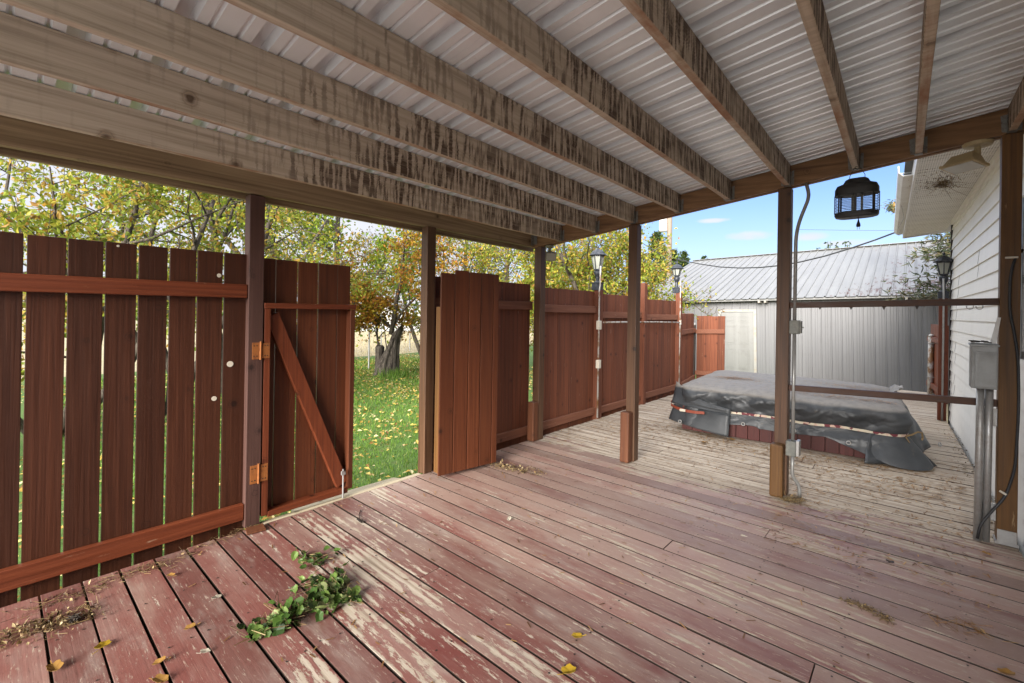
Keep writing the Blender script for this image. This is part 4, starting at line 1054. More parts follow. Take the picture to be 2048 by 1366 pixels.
# flood lights under the header
def flood(label, base, head, aim, s, mat, w=.19, h=.13, dsk=.06):
    t = thing('flood_light', label, 'flood light', base)
    base = Vector(base); head = Vector(head); aim = Vector(aim).normalized()
    m = MB(); m.lathe([(dsk*.55, -.028), (dsk*.9,-.022),(dsk,-.006),(dsk,0)], base, 20); m.tube([base+Vector((0,0,-.025)), base+Vector((0,0,-.05))], .016, 8)
    obj('mount', m, M[mat], t, smooth=False)
    m = MB(); m.tube([base+Vector((0,0,-.045)), (base+head)/2+Vector((0,0,.0)), head-aim*.03], .012, 8); m.lathe([(.017,-.02),(.017,.02)], base+Vector((0,0,-.055)), 10); obj('arm', m, M[mat], t)
    sd = aim.cross(Vector((0,0,1))).normalized(); up = sd.cross(aim).normalized()
    def rect(c, a, b): return [c-sd*a-up*b, c+sd*a-up*b, c+sd*a+up*b, c-sd*a+up*b]
    m = MB()
    m.hexa(rect(head-aim*.065, w*.30, h*.30), rect(head-aim*.005, w*.44, h*.44))
    m.hexa(rect(head-aim*.0045, w*.5, h*.5), rect(head+aim*.012, w*.5, h*.5))
    for k in range(9):
        a = -w*.28+w*.56*k/8; p = head-aim*.066+sd*a; m.hexa(rect(p-aim*.006, .003, h*.26), rect(p+aim*.03, .003, h*.36))
    obj('housing', m, M[mat], t, bevel=.004)
    m = MB(); m.hexa(rect(head+aim*.0125, w*.43, h*.42), rect(head+aim*.015, w*.43, h*.42)); obj('lens', m, M['glass'], t)
    return t
b1 = pl(1082, 503, 1, -.06)
flood('small olive flood light under the header at the fence corner post', (.165, -.095, zb(.165)-.004), (.20, -.115, 1.985), (.62,-.55,-.5), 1, 'bronze', .115, .10, .045)
flood('beige flood light on a round mount beside the house post', (3.42, .118, zb(3.42)-.004), (3.355, .06, zb(3.4)-.150), (-.16,-.20,-.96), 1, 'beige', .20, .13, .075)

# bug zapper hanging from a rafter end
def zapper():
    cx, cy, ztop, zbot = 2.815, .0, 2.335, 2.095
    cy = -.06
    t = thing('bug_zapper', 'black electric bug zapper hanging by wire from a rafter end', 'bug zapper', (cx, cy, zbot))
    def ring(z, a, b, n=36, p=3.2):
        out = []
        for k in range(n):
            th = 2*math.pi*k/n; c, s = math.cos(th), math.sin(th)
            out.append((cx+a*math.copysign(abs(c)**(2/p), c), cy+b*math.copysign(abs(s)**(2/p), s), z))
        return out
    def loft(prof, capb=True, capt=True):
        m = MB(); n = 36; vs = []; fs = []
        for a, b, z in prof: vs += ring(z, a, b)
        for i in range(len(prof)-1):
            for k in range(n): fs.append((i*n+k, i*n+(k+1) % n, (i+1)*n+(k+1) % n, (i+1)*n+k))
        if capb: fs.append(tuple(range(n-1,-1,-1)))
        if capt: fs.append(tuple((len(prof)-1)*n+k for k in range(n)))
        m.add(vs, fs); return m
    A, B = .126, .07
    obj('hood', loft([(A*.99,B*.99,ztop-.085),(A,B,ztop-.08),(A*.99,B*.99,ztop-.045),(A*.90,B*.9,ztop-.02),(A*.62,B*.7,ztop-.006),(A*.52,B*.6,ztop+.018),(A*.40,B*.45,ztop+.028)]), M['black'], t, bevel=0)
    obj('tray', loft([(A*.80,B*.8,zbot-.006),(A*.95,B*.95,zbot),(A,B,zbot+.012),(A,B,zbot+.03),(A*.9,B*.9,zbot+.034)]), M['black'], t)
    m = MB(); n = 12
    z0, z1 = zbot+.03, ztop-.08
    for k in range(n):
        z = z0+(z1-z0)*(k+.5)/n; r = ring(z, A*.99, B*.99); r.append(r[0]); m.tube(r, .0019, 4, cap=False)
    obj('grille', m, M['black'], t)
    m = MB()
    base = ring(0, A*1.0, B*1.0, 36)
    for k in (0, 5, 13, 18, 23, 27, 31):
        p = base[k]; d = Vector((p[0]-cx, p[1]-cy, 0)).normalized(); s = Vector((-d.y, d.x, 0))
        m = MB(); m.bar((p[0], p[1], z0), (p[0], p[1], z1), .012, .005, tuple(d)); obj('strut', m, M['black'], t)
    m = MB(); m.tube([(cx-.02,cy,z0),(cx-.02,cy,z1)], .010, 8); m.tube([(cx+.03,cy,z0),(cx+.03,cy,z1)], .007, 8); obj('lamp_tube', m, M['glass'], t)
    m = MB(); m.tube([(cx+.01,cy,zbot),(cx+.012,cy,zbot-.03)], .003, 6); m.lathe([(.008,0),(.013,.004),(.012,.02),(.007,.034),(.004,.05)], (cx+.012,cy,zbot-.072), 10)
    for s in (-.006, .006): m.box(cx+.012+s-.001, cx+.012+s+.001, cy-.003, cy+.003, zbot-.09, zbot-.07)
    obj('plug', m, M['black'], t)
    zr = zb(2.80)-.003; m = MB()
    m.tube([(cx-.045,cy,ztop+.0),(cx-.04,cy,ztop+.05),(cx-.015,cy,zr-.005),(cx+.0,cy,zr-.02),(cx+.02,cy,zr-.012),(cx+.045,cy,ztop+.05),(cx+.045,cy,ztop+.0)], .0022, 5)
    m.tube([(cx+.002,cy,zr-.02),(cx-.012,cy,zr-.005),(cx-.01,cy-.004,zr+.0),(cx+.004,cy-.004,zr+.0)], .0025, 5)
    obj('hanging_wire', m, M['dark'], t)
zapper()

# debris nest on the soffit
def nest():
    c = pl(1885, 368, 2, 2.726); rr = random.Random(12); m = MB()
    for k in range(150):
        a = rr.random()*6.283; r = abs(rr.gauss(0, .075)); p = c+Vector((r*math.cos(a), 1.6*r*math.sin(a), -.004-abs(rr.gauss(0,.012))))
        d = Vector((rr.gauss(0,1), rr.gauss(0,1.3), rr.gauss(0,.25))).normalized()*rr.uniform(.012, .05)
        m.bar(p-d, p+d, .0016, .0016)
    for k in range(420):
        a = rr.random()*6.283; r = abs(rr.gauss(.08, .10)); p = c+Vector((r*math.cos(a)*.9, 2.6*r*math.sin(a)-.1, -.001))
        s = rr.uniform(.001, .004); m.box(p.x-s, p.x+s, p.y-s, p.y+s, p.z-.001, p.z+.004)
    for dx, dy in ((.22, .75), (.30, .45), (.10, .85)):
        m.tube([c, c+Vector((dx*.5, dy*.5, -.01)), c+Vector((dx, dy, -.002))], .0016, 4)
    tag(obj('old_nest', m, M['litter'], origin=c), 'scruffy brown nest remains and specks stuck to the white soffit', 'nest')
nest()

# utility pole and wires
def pole():
    b = at(1337.5, 560, 24.); b.z = -.5
    t = thing('utility_pole', 'weathered wooden utility pole with a white transformer behind the shed', 'utility pole', b)
    top = Vector((b.x, b.y, 9.2))
    m = MB(); m.tube([b, (b+top)/2, top], [.15,.135,.12], 12); obj('pole', m, M['pole'], t, smooth=True)
    z = at(1327, 452, 24.).z
    m = MB(); m.lathe([(.17,0),(.20,.04),(.20,.95),(.12,1.0)], (b.x-.30, b.y-.12, z-.27), 16); obj('transformer', m, M['white'], t, smooth=False)
    m = MB(); m.tube([(b.x,b.y,z-.75),(b.x-.25,b.y-.05,z-.8),(b.x-.5,b.y-.1,z-.9)], .025, 5); m.bar((b.x-.9,b.y,8.3),(b.x+.9,b.y+.1,8.3),.1,.12); m.bar((b.x-.3,b.y-.1,z+.1),(b.x,b.y,z+.1),.06,.06)
    obj('crossarm', m, M['pole'], t)
    px = [(1240,462),(1283,485),(1320,508),(1360,520),(1400,528),(1440,534),(1480,536),(1520,535),(1560,531),(1600,524),(1650,512),(1700,497),(1750,480),(1790,465),(1812,457)]
    t0, t1 = 20., 9.3; pts = [at(x, y, 1/((1-i/(len(px)-1))/t0+(i/(len(px)-1))/t1)) for i, (x, y) in enumerate(px)]
    m = MB(); m.tube(pts, .017, 6); tag(obj('service_cable', m, M['black'], origin=pts[-1], smooth=True), 'thick black service cable sagging from the left to the house eave', 'cable')
    a, c = at(1590, 459, 60.), at(1830, 461, 60.)
    m = MB(); m.tube([a, (a+c)/2+Vector((0,0,-.05)), c], .02, 4); tag(obj('power_line', m, M['dark'], origin=a), 'thin far power line crossing the blue sky', 'power line')
    a = at(1281, 480, 21); 
    q = at(1283, 530, 21); m = MB(); m.tube([Vector((q.x,q.y,-.6)), Vector((q.x,q.y, at(1283,468,21).z))], .035, 6); m.lathe([(.05,0),(.09,.02),(.09,.10),(.04,.14)], (q.x,q.y,at(1283,470,21).z), 8)
    tag(obj('service_mast', m, M['galv'], origin=(q.x,q.y,-.6)), 'thin grey service mast left of the wooden utility pole', 'mast')
pole()

# far house, wire fence, stake
def far():
    a, b = at(760, 640, 38), at(850, 640, 38)
    t = thing('house', 'distant white house with a grey roof seen through the open gate', 'house', ((a.x+b.x)/2, (a.y+b.y)/2, -.6))
    a.z = b.z = 0; d = (b-a).normalized(); nrm = Vector((-d.y, d.x, 0))
    if nrm.dot(CF) < 0: nrm = -nrm
    a = a-d*3; L = (b-a).length+6
    zt = at(820, 608, 38).z
    def P(u, v, z): p = a+d*u+nrm*v; return (p.x, p.y, z)
    m = MB(); m.hexa([P(0,0,-.7),P(L,0,-.7),P(L,7,-.7),P(0,7,-.7)],[P(0,0,zt),P(L,0,zt),P(L,7,zt),P(0,7,zt)]); obj('wall', m, M['farwhite'], t)
    zr = at(820, 583, 40).z
    m = MB(); m.add([P(-.5,-.6,zt-.05),P(L+.5,-.6,zt-.05),P(L+.5,3.5,zr+.5),P(-.5,3.5,zr+.5),P(-.5,7.6,zt-.05),P(L+.5,7.6,zt-.05)], [(0,1,2,3),(3,2,5,4),(0,3,4),(1,5,2)]); obj('roof', m, M['farroof'], t)
    for x0, x1, y0, y1 in ((827,833,611,626),(829.5,832,630,638),(800,806,612,626)):
        u0 = (at(x0,620,38)-a).dot(d); u1 = (at(x1,620,38)-a).dot(d); z0, z1 = at(x0,y1,38).z, at(x0,y0,38).z
        m = MB(); m.hexa([P(u0,-.08,z0),P(u1,-.08,z0),P(u1,-.01,z0),P(u0,-.01,z0)],[P(u0,-.08,z1),P(u1,-.08,z1),P(u1,-.01,z1),P(u0,-.01,z1)]); obj('window', m, M['pane'], t)
    # wire fence at the field edge
    q0, q1 = at(560, 640, 17.5), at(1010, 640, 24); q0.z = q1.z = -.55
    t = thing('wire_fence', 'grey chain-link fence at the far side of the dry field', 'fence', (q0+q1)/2)
    zt = at(780, 640, 20).z
    n = 9
    for k in range(n):
        p = q0+(q1-q0)*k/(n-1); m = MB(); m.tube([p, Vector((p.x,p.y,zt))], .03, 6); obj('post', m, M['galv'], t)
    m = MB(); m.tube([Vector((q0.x,q0.y,zt)), Vector((q1.x,q1.y,zt))], .022, 6); obj('top_rail', m, M['galv'], t)
    m = MB(); L = (q1-q0).length; k = 0; hgt = zt+.55; d = (q1-q0).normalized(); u = -hgt
    while u < L:
        for s in (0, 1):
            a0 = q0+d*(u if s == 0 else u+hgt); b0 = q0+d*(u+hgt if s == 0 else u)
            b0 = Vector((b0.x, b0.y, zt)); m.bar(a0, b0, .004, .004)
        u += .16
    obj('mesh', m, M['galv'], t)['kind'] = 'stuff'
    p = at(756.5, 702, 15.0); m = MB(); m.bar((p.x,p.y,-.55),(p.x,p.y,at(756.5,684,15).z), .06, .06, (0,1,0)); tag(obj('marker_stake', m, M['orange'], origin=(p.x,p.y,-.5)), 'small orange marker stake behind the gnarled stump', 'stake')
    p = at(738, 700, 13.5); m = MB(); m.tube([(p.x,p.y,-.5),(p.x,p.y,at(738,655,13.5).z)], .025, 6); tag(obj('fence_stake', m, M['galv'], origin=(p.x,p.y,-.5)), 'thin grey metal stake left of the gnarled stump', 'stake')
far()
# ================================================================== VEGETATION
def leaf_quad(m, p, s, rr, droop=0.3, asp=.55):
    n = Vector((rr.gauss(0,1), rr.gauss(0,1), rr.gauss(0,1)+.4)).normalized()
    d = n.orthogonal().normalized(); a = rr.random()*6.283
    e = n.cross(d); u = d*math.cos(a)+e*math.sin(a); u.z -= droop; u.normalize(); w = u.cross(n).normalized()
    q = p+u*s*.5; k = n*s*.10
    b = len(m.v)
    m.v += [tuple(p), tuple(q+w*s*asp*.5+k), tuple(p+u*s), tuple(q-w*s*asp*.5+k)]; m.f.append((b, b+1, b+2, b+3))
def grow_tree(name, label, base, stems, mats, rr, leaf=(.05,.09), per=9, group='trees beyond the fence', spread=.55, up=.25, minr=.006, levels=3, leaf_cloud=.14, droop=.3, extra=None, ratio=.62, kids=4, lo=.25, keep=None):
    t = thing(name, label, 'tree', base, 0, group)
    w = MB(); lf = MB()
    def branch(p, d, L, r, lev):
        nseg = 6 if lev == 0 else 5
        pts = [Vector(p)]; rs = [r]; d = Vector(d).normalized(); cur = Vector(p)
        for i in range(nseg):
            d = (d+Vector((rr.gauss(0,.16), rr.gauss(0,.16), rr.gauss(0,.12)+ (up*.12 if lev < 2 else -.02)))).normalized()
            cur = cur+d*(L/nseg); pts.append(cur.copy()); rs.append(max(minr*.6, r*(1-(i+1)/nseg*(.55 if lev == 0 else .8))))
        w.tube(pts, rs, 7 if lev == 0 else (5 if lev == 1 else 4), cap=lev == 0)
        if lev < levels:
            n = kids+(2 if lev == 0 else 0)
            for k in range(n):
                f = lo+(1-lo)*(k+rr.random())/n if lev == 0 else .2+.8*(k+rr.random())/n
                j = min(nseg-1, int(f*nseg)); q = pts[j].lerp(pts[j+1], f*nseg-j)
                a = rr.random()*6.283; o = d.orthogonal().normalized(); e = d.cross(o)
                side = (o*math.cos(a)+e*math.sin(a))
                nd = (d*(1-spread)+side*spread*1.3+Vector((0,0,.15*up))).normalized()
                branch(q, nd, L*ratio*rr.uniform(.7,1.15)*(1-.35*f), max(minr, rs[j]*.55), lev+1)
        if lev >= levels-1:
            for i in range(1, len(pts)):
                for k in range(per):
                    q = pts[i].lerp(pts[i-1], rr.random())+Vector((rr.gauss(0,1), rr.gauss(0,1), rr.gauss(0,1)-.3))*leaf_cloud*rr.random()
                    if keep is None or keep(q): leaf_quad(lf, q, rr.uniform(*leaf), rr, droop)
    for (p, d, L, r) in stems: branch(Vector(p), Vector(d), L, r, 0)
    obj('trunk', w, M[mats[0]], t, smooth=True)
    obj('crown', lf, M[mats[1]], t)
    return t
def gp(px, t, z=-.45):
    p = at(px, 600, t); p.z = z; return p
def build_trees():
    rr = random.Random(21)
    # behind the left fence
    b = gp(120, 6.2)
    grow_tree('autumn_tree', 'multi-stemmed tree with broad yellow-green leaves behind the left end of the fence', b,
        [(b,(.15,.05,1),3.9,.075),(b+Vector((.2,.1,0)),(.35,.5,1),3.8,.06),(b+Vector((-.2,-.2,0)),(-.2,-.55,1),3.8,.055),(b+Vector((0,.3,0)),(.3,-.2,1),3.3,.04)],
        ('bark','leaf_yg'), rr, leaf=(.05,.10), per=5, spread=.62, lo=.35, kids=4)
    b = gp(330, 7.4)
    grow_tree('autumn_tree', 'tree with leaning dark stems and orange-tinged leaves left of the hinge post', b,
        [(b,(-.1,-.35,1),4.4,.085),(b+Vector((.1,.2,0)),(.1,.35,1),4.3,.07),(b+Vector((-.1,.1,0)),(-.2,.05,1),4.2,.06)],
        ('bark','leaf_yg'), rr, leaf=(.05,.09), per=5, spread=.6, lo=.35, kids=4)
    b = gp(452, 9.5)
    grow_tree('autumn_tree', 'slim upright tree with sparse yellow leaves just left of the hinge post', b,
        [(b,(0,.05,1),5.2,.09),(b+Vector((.1,.3,0)),(.1,.25,1),4.6,.06)], ('bark','leaf_yg'), rr, leaf=(.05,.09), per=5, spread=.55, lo=.3, kids=4)
    b = gp(590, 14.)
    grow_tree('green_tree', 'tall fresh green tree above the closed gate leaf', b,
        [(b,(0,.1,1),7.0,.16),(b+Vector((0,.5,0)),(.1,.4,1),6.4,.12),(b+Vector((0,-.5,0)),(-.1,-.4,1),6.2,.12)], ('bark','leaf_gr'), rr, leaf=(.09,.17), per=8, spread=.6, lo=.25, kids=5, leaf_cloud=.35, droop=.6)
    # gnarled trunk in the gate opening
    b = at(772, 742, 12.4); b.z = -.40
    t = grow_tree('gnarled_tree', 'small tree with orange-yellow leaves growing from a gnarled hollow stump', b,
        [(b+CR*(-.02)+Vector((0,0,.0)),CR*-.22+Vector((0,0,1)),2.2,.038),(b+CR*.12+Vector((0,0,1.1)),CR*.08+Vector((0,0,1)),3.0,.07),
         (b+CR*.1+Vector((0,0,1.3)),CR*-.7+Vector((0,0,.8)),2.6,.045),(b+CR*.12+Vector((0,0,1.2)),CR*.55+Vector((0,0,1)),2.2,.04),(b+Vector((0,0,.3)),CR*-.3+Vector((0,0,1)),1.9,.018),(b+Vector((0,0,.3)),CR*.1+Vector((0,0,1)),1.9,.018)],
        ('bark','leaf_or'), rr, leaf=(.07,.12), per=5, group=None, spread=.6, lo=.4, kids=3, leaf_cloud=.2, keep=lambda q: q.z > .9 or rr.random() < .12+.4*max(0, q.z))
    m = MB()
    def trunk(i, j):
        th = 2*math.pi*i/52; v = j/30
        cxo = CR*(.02+.32*v**1.5); rad_ = .26*(1-.42*v)+.08*math.sin(v*6)*.4 + (.16*(1-v)**5)
        rad_ *= 1+.24*mnoise.noise(Vector((math.cos(th)*2.2, math.sin(th)*2.2, v*1.6)))+.20*mnoise.noise(Vector((math.cos(th)*6, math.sin(th)*6, v*2.2)))
        if v > .93: rad_ *= .75
        c = b+cxo; z = b.z-.15+1.45*v + (.10*math.cos(th-1.0) if v > .9 else 0)
        return (c.x+rad_*math.cos(th)*.75, c.y+rad_*math.sin(th), z)
    m.grid(52, 31, trunk, closed=True); m.f.append(tuple(52*30+k for k in range(52)))
    c2 = b+CR*(-.18)
    m.lathe([(.15,-.2),(.13,.2),(.12,.55),(.125,.75),(.09,.80),(.04,.70)], c2, 9)
    obj('stump', m, M['bark_old'], t, smooth=True)
    # sparse trees further off
    b = gp(900, 17.)
    grow_tree('bare_tree', 'thin half-bare tree between the gate post and corner post', b, [(b,(0,.05,1),5.5,.10),(b+Vector((.3,.6,0)),(.1,.4,1),5.0,.07),(b+Vector((-.5,-.8,0)),(-.25,-.35,1),5.2,.08)], ('bark','leaf_dry'), rr, leaf=(.06,.11), per=3, spread=.55, lo=.25, kids=5, leaf_cloud=.3)
    b = gp(985, 16.)
    grow_tree('bare_tree', 'slim half-bare tree with a straight pale trunk left of the corner post', b, [(b,(0,.03,1),6.2,.12),(b+Vector((.3,.6,0)),(.25,.45,1),5.0,.07)], ('bark','leaf_dry'), rr, leaf=(.06,.11), per=4, spread=.5, lo=.2, kids=5, leaf_cloud=.3)
    b = gp(1040, 13.)
    grow_tree('autumn_tree', 'small yellow-green tree right behind the corner post', b, [(b,(0,.05,1),3.6,.07),(b+Vector((.3,.4,0)),(.2,.3,1),3.4,.05),(b+Vector((.1,-.2,0)),(-.2,-.2,1),3.2,.05)], ('bark','leaf_yg'), rr, leaf=(.06,.10), per=7, spread=.6, lo=.2, kids=4, leaf_cloud=.22)
    b = gp(1185, 10.6)
    grow_tree('autumn_tree', 'spreading yellow-green tree over the fence around the nearer lantern', b,
        [(b,(0,.05,1),4.0,.11),(b+Vector((.1,.1,0)),CR*.35+Vector((0,0,1)),3.8,.08),(b+Vector((-.1,-.1,0)),CR*-.35+Vector((0,0,1)),3.8,.08),
         (b+Vector((0,0,1.3)),CR*.62+Vector((0,0,.62)),2.1,.05),(b+Vector((0,0,1.5)),CR*.75+Vector((0,0,.5)),2.2,.05),(b+Vector((0,0,1.2)),CR*-.6+Vector((0,0,.6)),1.9,.05)],
        ('bark','leaf_yg'), rr, leaf=(.06,.10), per=7, spread=.6, lo=.35, kids=4, leaf_cloud=.22, up=.1, keep=lambda q: (q-CAM).dot(CR)/(q-CAM).dot(CF) < .33+.16*rr.random()*rr.random())
    # conifers behind the shed
    def conifer(name, label, b, H, R0, mats, rr, n=1500, tufts=14, group=None, ns=1.0, kp=None):
        t = thing(name, label, 'tree', b, 0, group); w = MB(); lf = MB()
        w.tube([b, b+Vector((0,0,H*.6)), b+Vector((0,0,H))], [.16*H/8,.08*H/8,.01], 7)
        nb = n//tufts
        for k in range(nb):
            f = rr.random()**.85; z = H*(.12+.87*f); r = R0*(1-f)**.75*rr.uniform(.6,1.05)+.06; a = rr.random()*6.283
            d = Vector((math.cos(a), math.sin(a), .15 if f > .7 else -.12)); p0 = b+Vector((0,0,z)); p1 = p0+d*r
            if kp and not kp(p1): continue
            w.tube([p0, (p0+p1)/2+Vector((0,0,.04)), p1], [.02*(1-f)+.008,.012,.005], 4, cap=False)
            for q in range(tufts):
                s = .25+.78*rr.random(); c = p0+(p1-p0)*s+Vector((rr.gauss(0,.09), rr.gauss(0,.09), rr.gauss(0,.06)))*(R0*.45)
                for _ in range(3):
                    e = (d*rr.uniform(.2,1)+Vector((rr.gauss(0,.6), rr.gauss(0,.6), rr.gauss(.1,.45)))).normalized(); L = rr.uniform(.10,.24)*max(.7, R0*.45)*ns; o = e.orthogonal().normalized()*L*(.16 if ns > .9 else .09)
                    lf.add([c-o, c+e*L*.5-o*1.3, c+e*L, c+e*L*.5+o*1.3, c+o], [(0,1,2,3,4)])
        obj('trunk', w, M['bark'], t, smooth=True); obj('crown', lf, M[mats], t); return t
    for px, ty, tt, R0, lab in ((1312, 462, 34., 2.3, 'tall dark juniper left of the utility pole'), (1366, 503, 35., 1.7, 'low dark conifer right of the utility pole'), (1345, 500, 33., 1.8, 'dark conifer directly behind the utility pole'), (1408, 512, 36., 1.4, 'rightmost dark conifer peeping over the shed ridge')):
        b = gp(px, tt, -.6); H = at(px, ty, tt).z+.6
        conifer('conifer', lab, b, H, R0, 'leaf_con', rr, 2600, 13, 'dark conifers behind the shed')
    # spruce beyond the house corner
    b = Vector((4.7, 8.6, -.5))
    conifer('spruce_tree', 'spruce with drooping branches and tan cones hanging past the house eave', b, 7.5, 2.45, 'leaf_spruce', rr, 22000, 46, None, .5, lambda q: q.z > 1.7 and q.y > 7.1)
    m = MB()
    for px, py in ((1783,412),(1787,420),(1793,414),(1799,424),(1788,408),(1803,416)):
        c = at(px, py, 9.6); m.lathe([(.008,-.06),(.024,-.045),(.028,-.01),(.02,.03),(.006,.05)], c, 8)
    br = MB(); a = at(1812, 405, 9.75); e = at(1778, 412, 9.55); br.tube([at(1850,400,10.), a, e], [.02,.012,.006], 5); br2 = MB(); rr2 = random.Random(3)
    for k in range(260):
        s = rr2.random(); c = a.lerp(e, s)+Vector((rr2.gauss(0,.05), rr2.gauss(0,.05), rr2.gauss(-.03,.06))); d = Vector((rr2.gauss(0,1), rr2.gauss(0,1), rr2.gauss(-.3,.7))).normalized()*.09; o = d.orthogonal().normalized()*.012
        br2.add([c-o, c+d-o*.3, c+d+o*.3, c+o], [(0,1,2,3)])
    root = [o for o in bpy.data.objects if o.name.startswith('spruce_tree')][0]
    obj('branch', br, M['bark'], root); obj('needles', br2, M['leaf_spruce'], root); obj('cones', m, M['oleaf'], root)
    # weeds on the shed roof line
    m = MB(); rr3 = random.Random(9)
    for px, y0, y1 in ((1648,502,497),(1652,501,490),(1656,501,485),(1659,501,482),(1670,500,486),(1673,500,488),(1690,499,483),(1693,499,488),(1698,498,482),(1636,503,496),(1668,500,492)):
        a = at(px, y0, 19.8); e = at(px+rr3.uniform(-2,4), y1, 19.8); m.tube([a, a.lerp(e,.6)+Vector((.03,0,0)), e], [.02,.015,.005], 4)
        for k in range(5): leaf_quad(m, a.lerp(e, rr3.random()), .14, rr3)
    p = at(1665, 501, 19.8)
    tag(obj('treetop', m, M['leaf_con'], origin=p), 'thin bare treetop tips just above the shed ridge', 'tree top')
    # unseen to the left and behind: nothing
build_trees()

def build_lawn():
    rr = random.Random(31); g = MB(); lv = MB()
    def gz(x, y): return -.42 + .05*mnoise.noise(Vector((x*.25, y*.25, 0)))
    n = 0
    while n < 52000:
        x = -.2-11.2*rr.random()**1.25; y = rr.uniform(-4.2, 6.2)
        # inside the wedge seen through gate and gaps (wider than the view)
        if not (-3.6 < y < .9-.95*(x+.2)*.62): continue
        if rr.random() > .55 and not (-2.5+.0*(x) < y): continue
        n += 1
        z = gz(x, y); h = rr.uniform(.03,.085); a = rr.random()*6.283; d = Vector((math.cos(a), math.sin(a), 0)); w = .0035+.0007*abs(x)
        p = Vector((x, y, z)); tip = p+Vector((rr.gauss(0,.02), rr.gauss(0,.02), h))
        b = len(g.v); g.v += [tuple(p-d*w), tuple(p+d*w), tuple(tip)]; g.f.append((b, b+1, b+2))
    tag(obj('grass', g, M['blade'], origin=(-5,0,-.4)), 'short green grass of the lawn outside the gate', 'grass', kind='stuff')
    for k in range(30000):
        x = -.3-11.8*rr.random()**1.1; y = rr.uniform(-4.5, 7.2); z = gz(x, y)+rr.uniform(.015,.055)
        if mnoise.noise(Vector((x*.9, y*.9, 8)))*.7+mnoise.noise(Vector((x*2.6, y*2.6, 1)))*.4+.35*math.exp(-((x+8)**2+(y-3.2)**2)/9) < rr.uniform(-.35,.45): continue
        n_ = Vector((rr.gauss(0,.35), rr.gauss(0,.35), 1)).normalized(); u = n_.orthogonal().normalized(); a = rr.random()*6.283; v = n_.cross(u); e = u*math.cos(a)+v*math.sin(a); f = n_.cross(e); s = rr.uniform(.018,.042)
        p = Vector((x, y, z)); lv.add([p-e*s, p-f*s*.6+n_*s*.3, p+e*s, p+f*s*.6+n_*s*.25], [(0,1,2,3)])
    tag(obj('lawn_leaves', lv, M['lawnleaf'], origin=(-5,0,-.4)), 'yellow and tan autumn leaves scattered over the lawn', 'fallen leaves', kind='stuff')
    d = MB()
    for k in range(9000):
        x = -12.-14*rr.random(); y = rr.uniform(2, 22); p = Vector((x, y, -.50+.02)); h = rr.uniform(.05,.20); a = rr.random()*6.283; q = Vector((math.cos(a), math.sin(a), 0))*.012
        b = len(d.v); d.v += [tuple(p-q), tuple(p+q), tuple(p+Vector((rr.gauss(0,.06), rr.gauss(0,.06), h)))]; d.f.append((b, b+1, b+2))
    tag(obj('dry_grass', d, M['drygrass'], origin=(-18,10,-.5)), 'dry tan stubble of the field behind the lawn', 'dry grass', kind='stuff')
    t = MB(); b = at(790, 744, 12.2)
    for k in range(500):
        p = Vector((b.x+rr.gauss(0,.22), b.y+rr.gauss(0,.22), -.42)); h = rr.uniform(.12,.30); q = Vector((rr.gauss(0,1), rr.gauss(0,1), 0)).normalized()*.008
        c = len(t.v); t.v += [tuple(p-q), tuple(p+q), tuple(p+Vector((rr.gauss(0,.1), rr.gauss(0,.1), h)))]; t.f.append((c, c+1, c+2))
    tag(obj('grass_tuft', t, M['blade'], origin=(b.x,b.y,-.42)), 'tuft of longer green grass at the foot of the gnarled stump', 'grass', kind='stuff')
build_lawn()
def far_woods():
    rr = random.Random(77); m = MB()
    for k in range(9000):
        px = rr.uniform(-150, 1330); t = rr.uniform(62, 78); p = at(px, 600, t); hz = 2.2+1.6*mnoise.noise(Vector((px*.011, 0, 0)))+1.2*mnoise.noise(Vector((px*.035, 3, 0)))
        p.z = -.6+max(.2, hz+1.0)*rr.random()**.8
        leaf_quad(m, p, rr.uniform(.35,.8), rr, .2, .8)
    tag(obj('far_woods', m, M['leaf_dry'], origin=at(600, 640, 70)), 'distant line of olive brush closing off the field', 'far trees', kind='stuff')
far_woods()

# ---------------------------------------------------------------- things lying on the deck
def curled_leaf(m, c, s, ang, rr, curl=.35, lobes=5, lift=.004):
    """one broad leaf: a fan of faces, cupped and with a stalk"""
    c = Vector(c); n = 16; pts = []
    tilt = rr.uniform(-.25,.25)
    for k in range(n):
        t = 2*math.pi*k/n; r = s*(.78+.22*math.cos(lobes*t*.5)**2)*(1.0-.18*math.cos(t)) 
        x = r*math.cos(t); y = r*.72*math.sin(t); z = lift+curl*(y*y)/s+.25*curl*x*x/s+rr.uniform(-.03,.03)*s + max(0, tilt*x)
        pts.append(Vector((c.x+x*math.cos(ang)-y*math.sin(ang), c.y+x*math.sin(ang)+y*math.cos(ang), c.z+z)))
    b = len(m.v); m.v.append((c.x, c.y, c.z+lift)); m.v += [tuple(p) for p in pts]
    m.f += [(b, b+1+k, b+1+(k+1) % n) for k in range(n)]
    e = Vector((c.x-math.cos(ang)*s*.9, c.y-math.sin(ang)*s*.9, c.z+lift)); f = e-Vector((math.cos(ang)*s*.8, math.sin(ang)*s*.8, -.006))
    q = Vector((-math.sin(ang), math.cos(ang), 0))*.0015; b = len(m.v); m.v += [tuple(e-q), tuple(e+q), tuple(f+q), tuple(f-q)]; m.f.append((b,b+1,b+2,b+3))
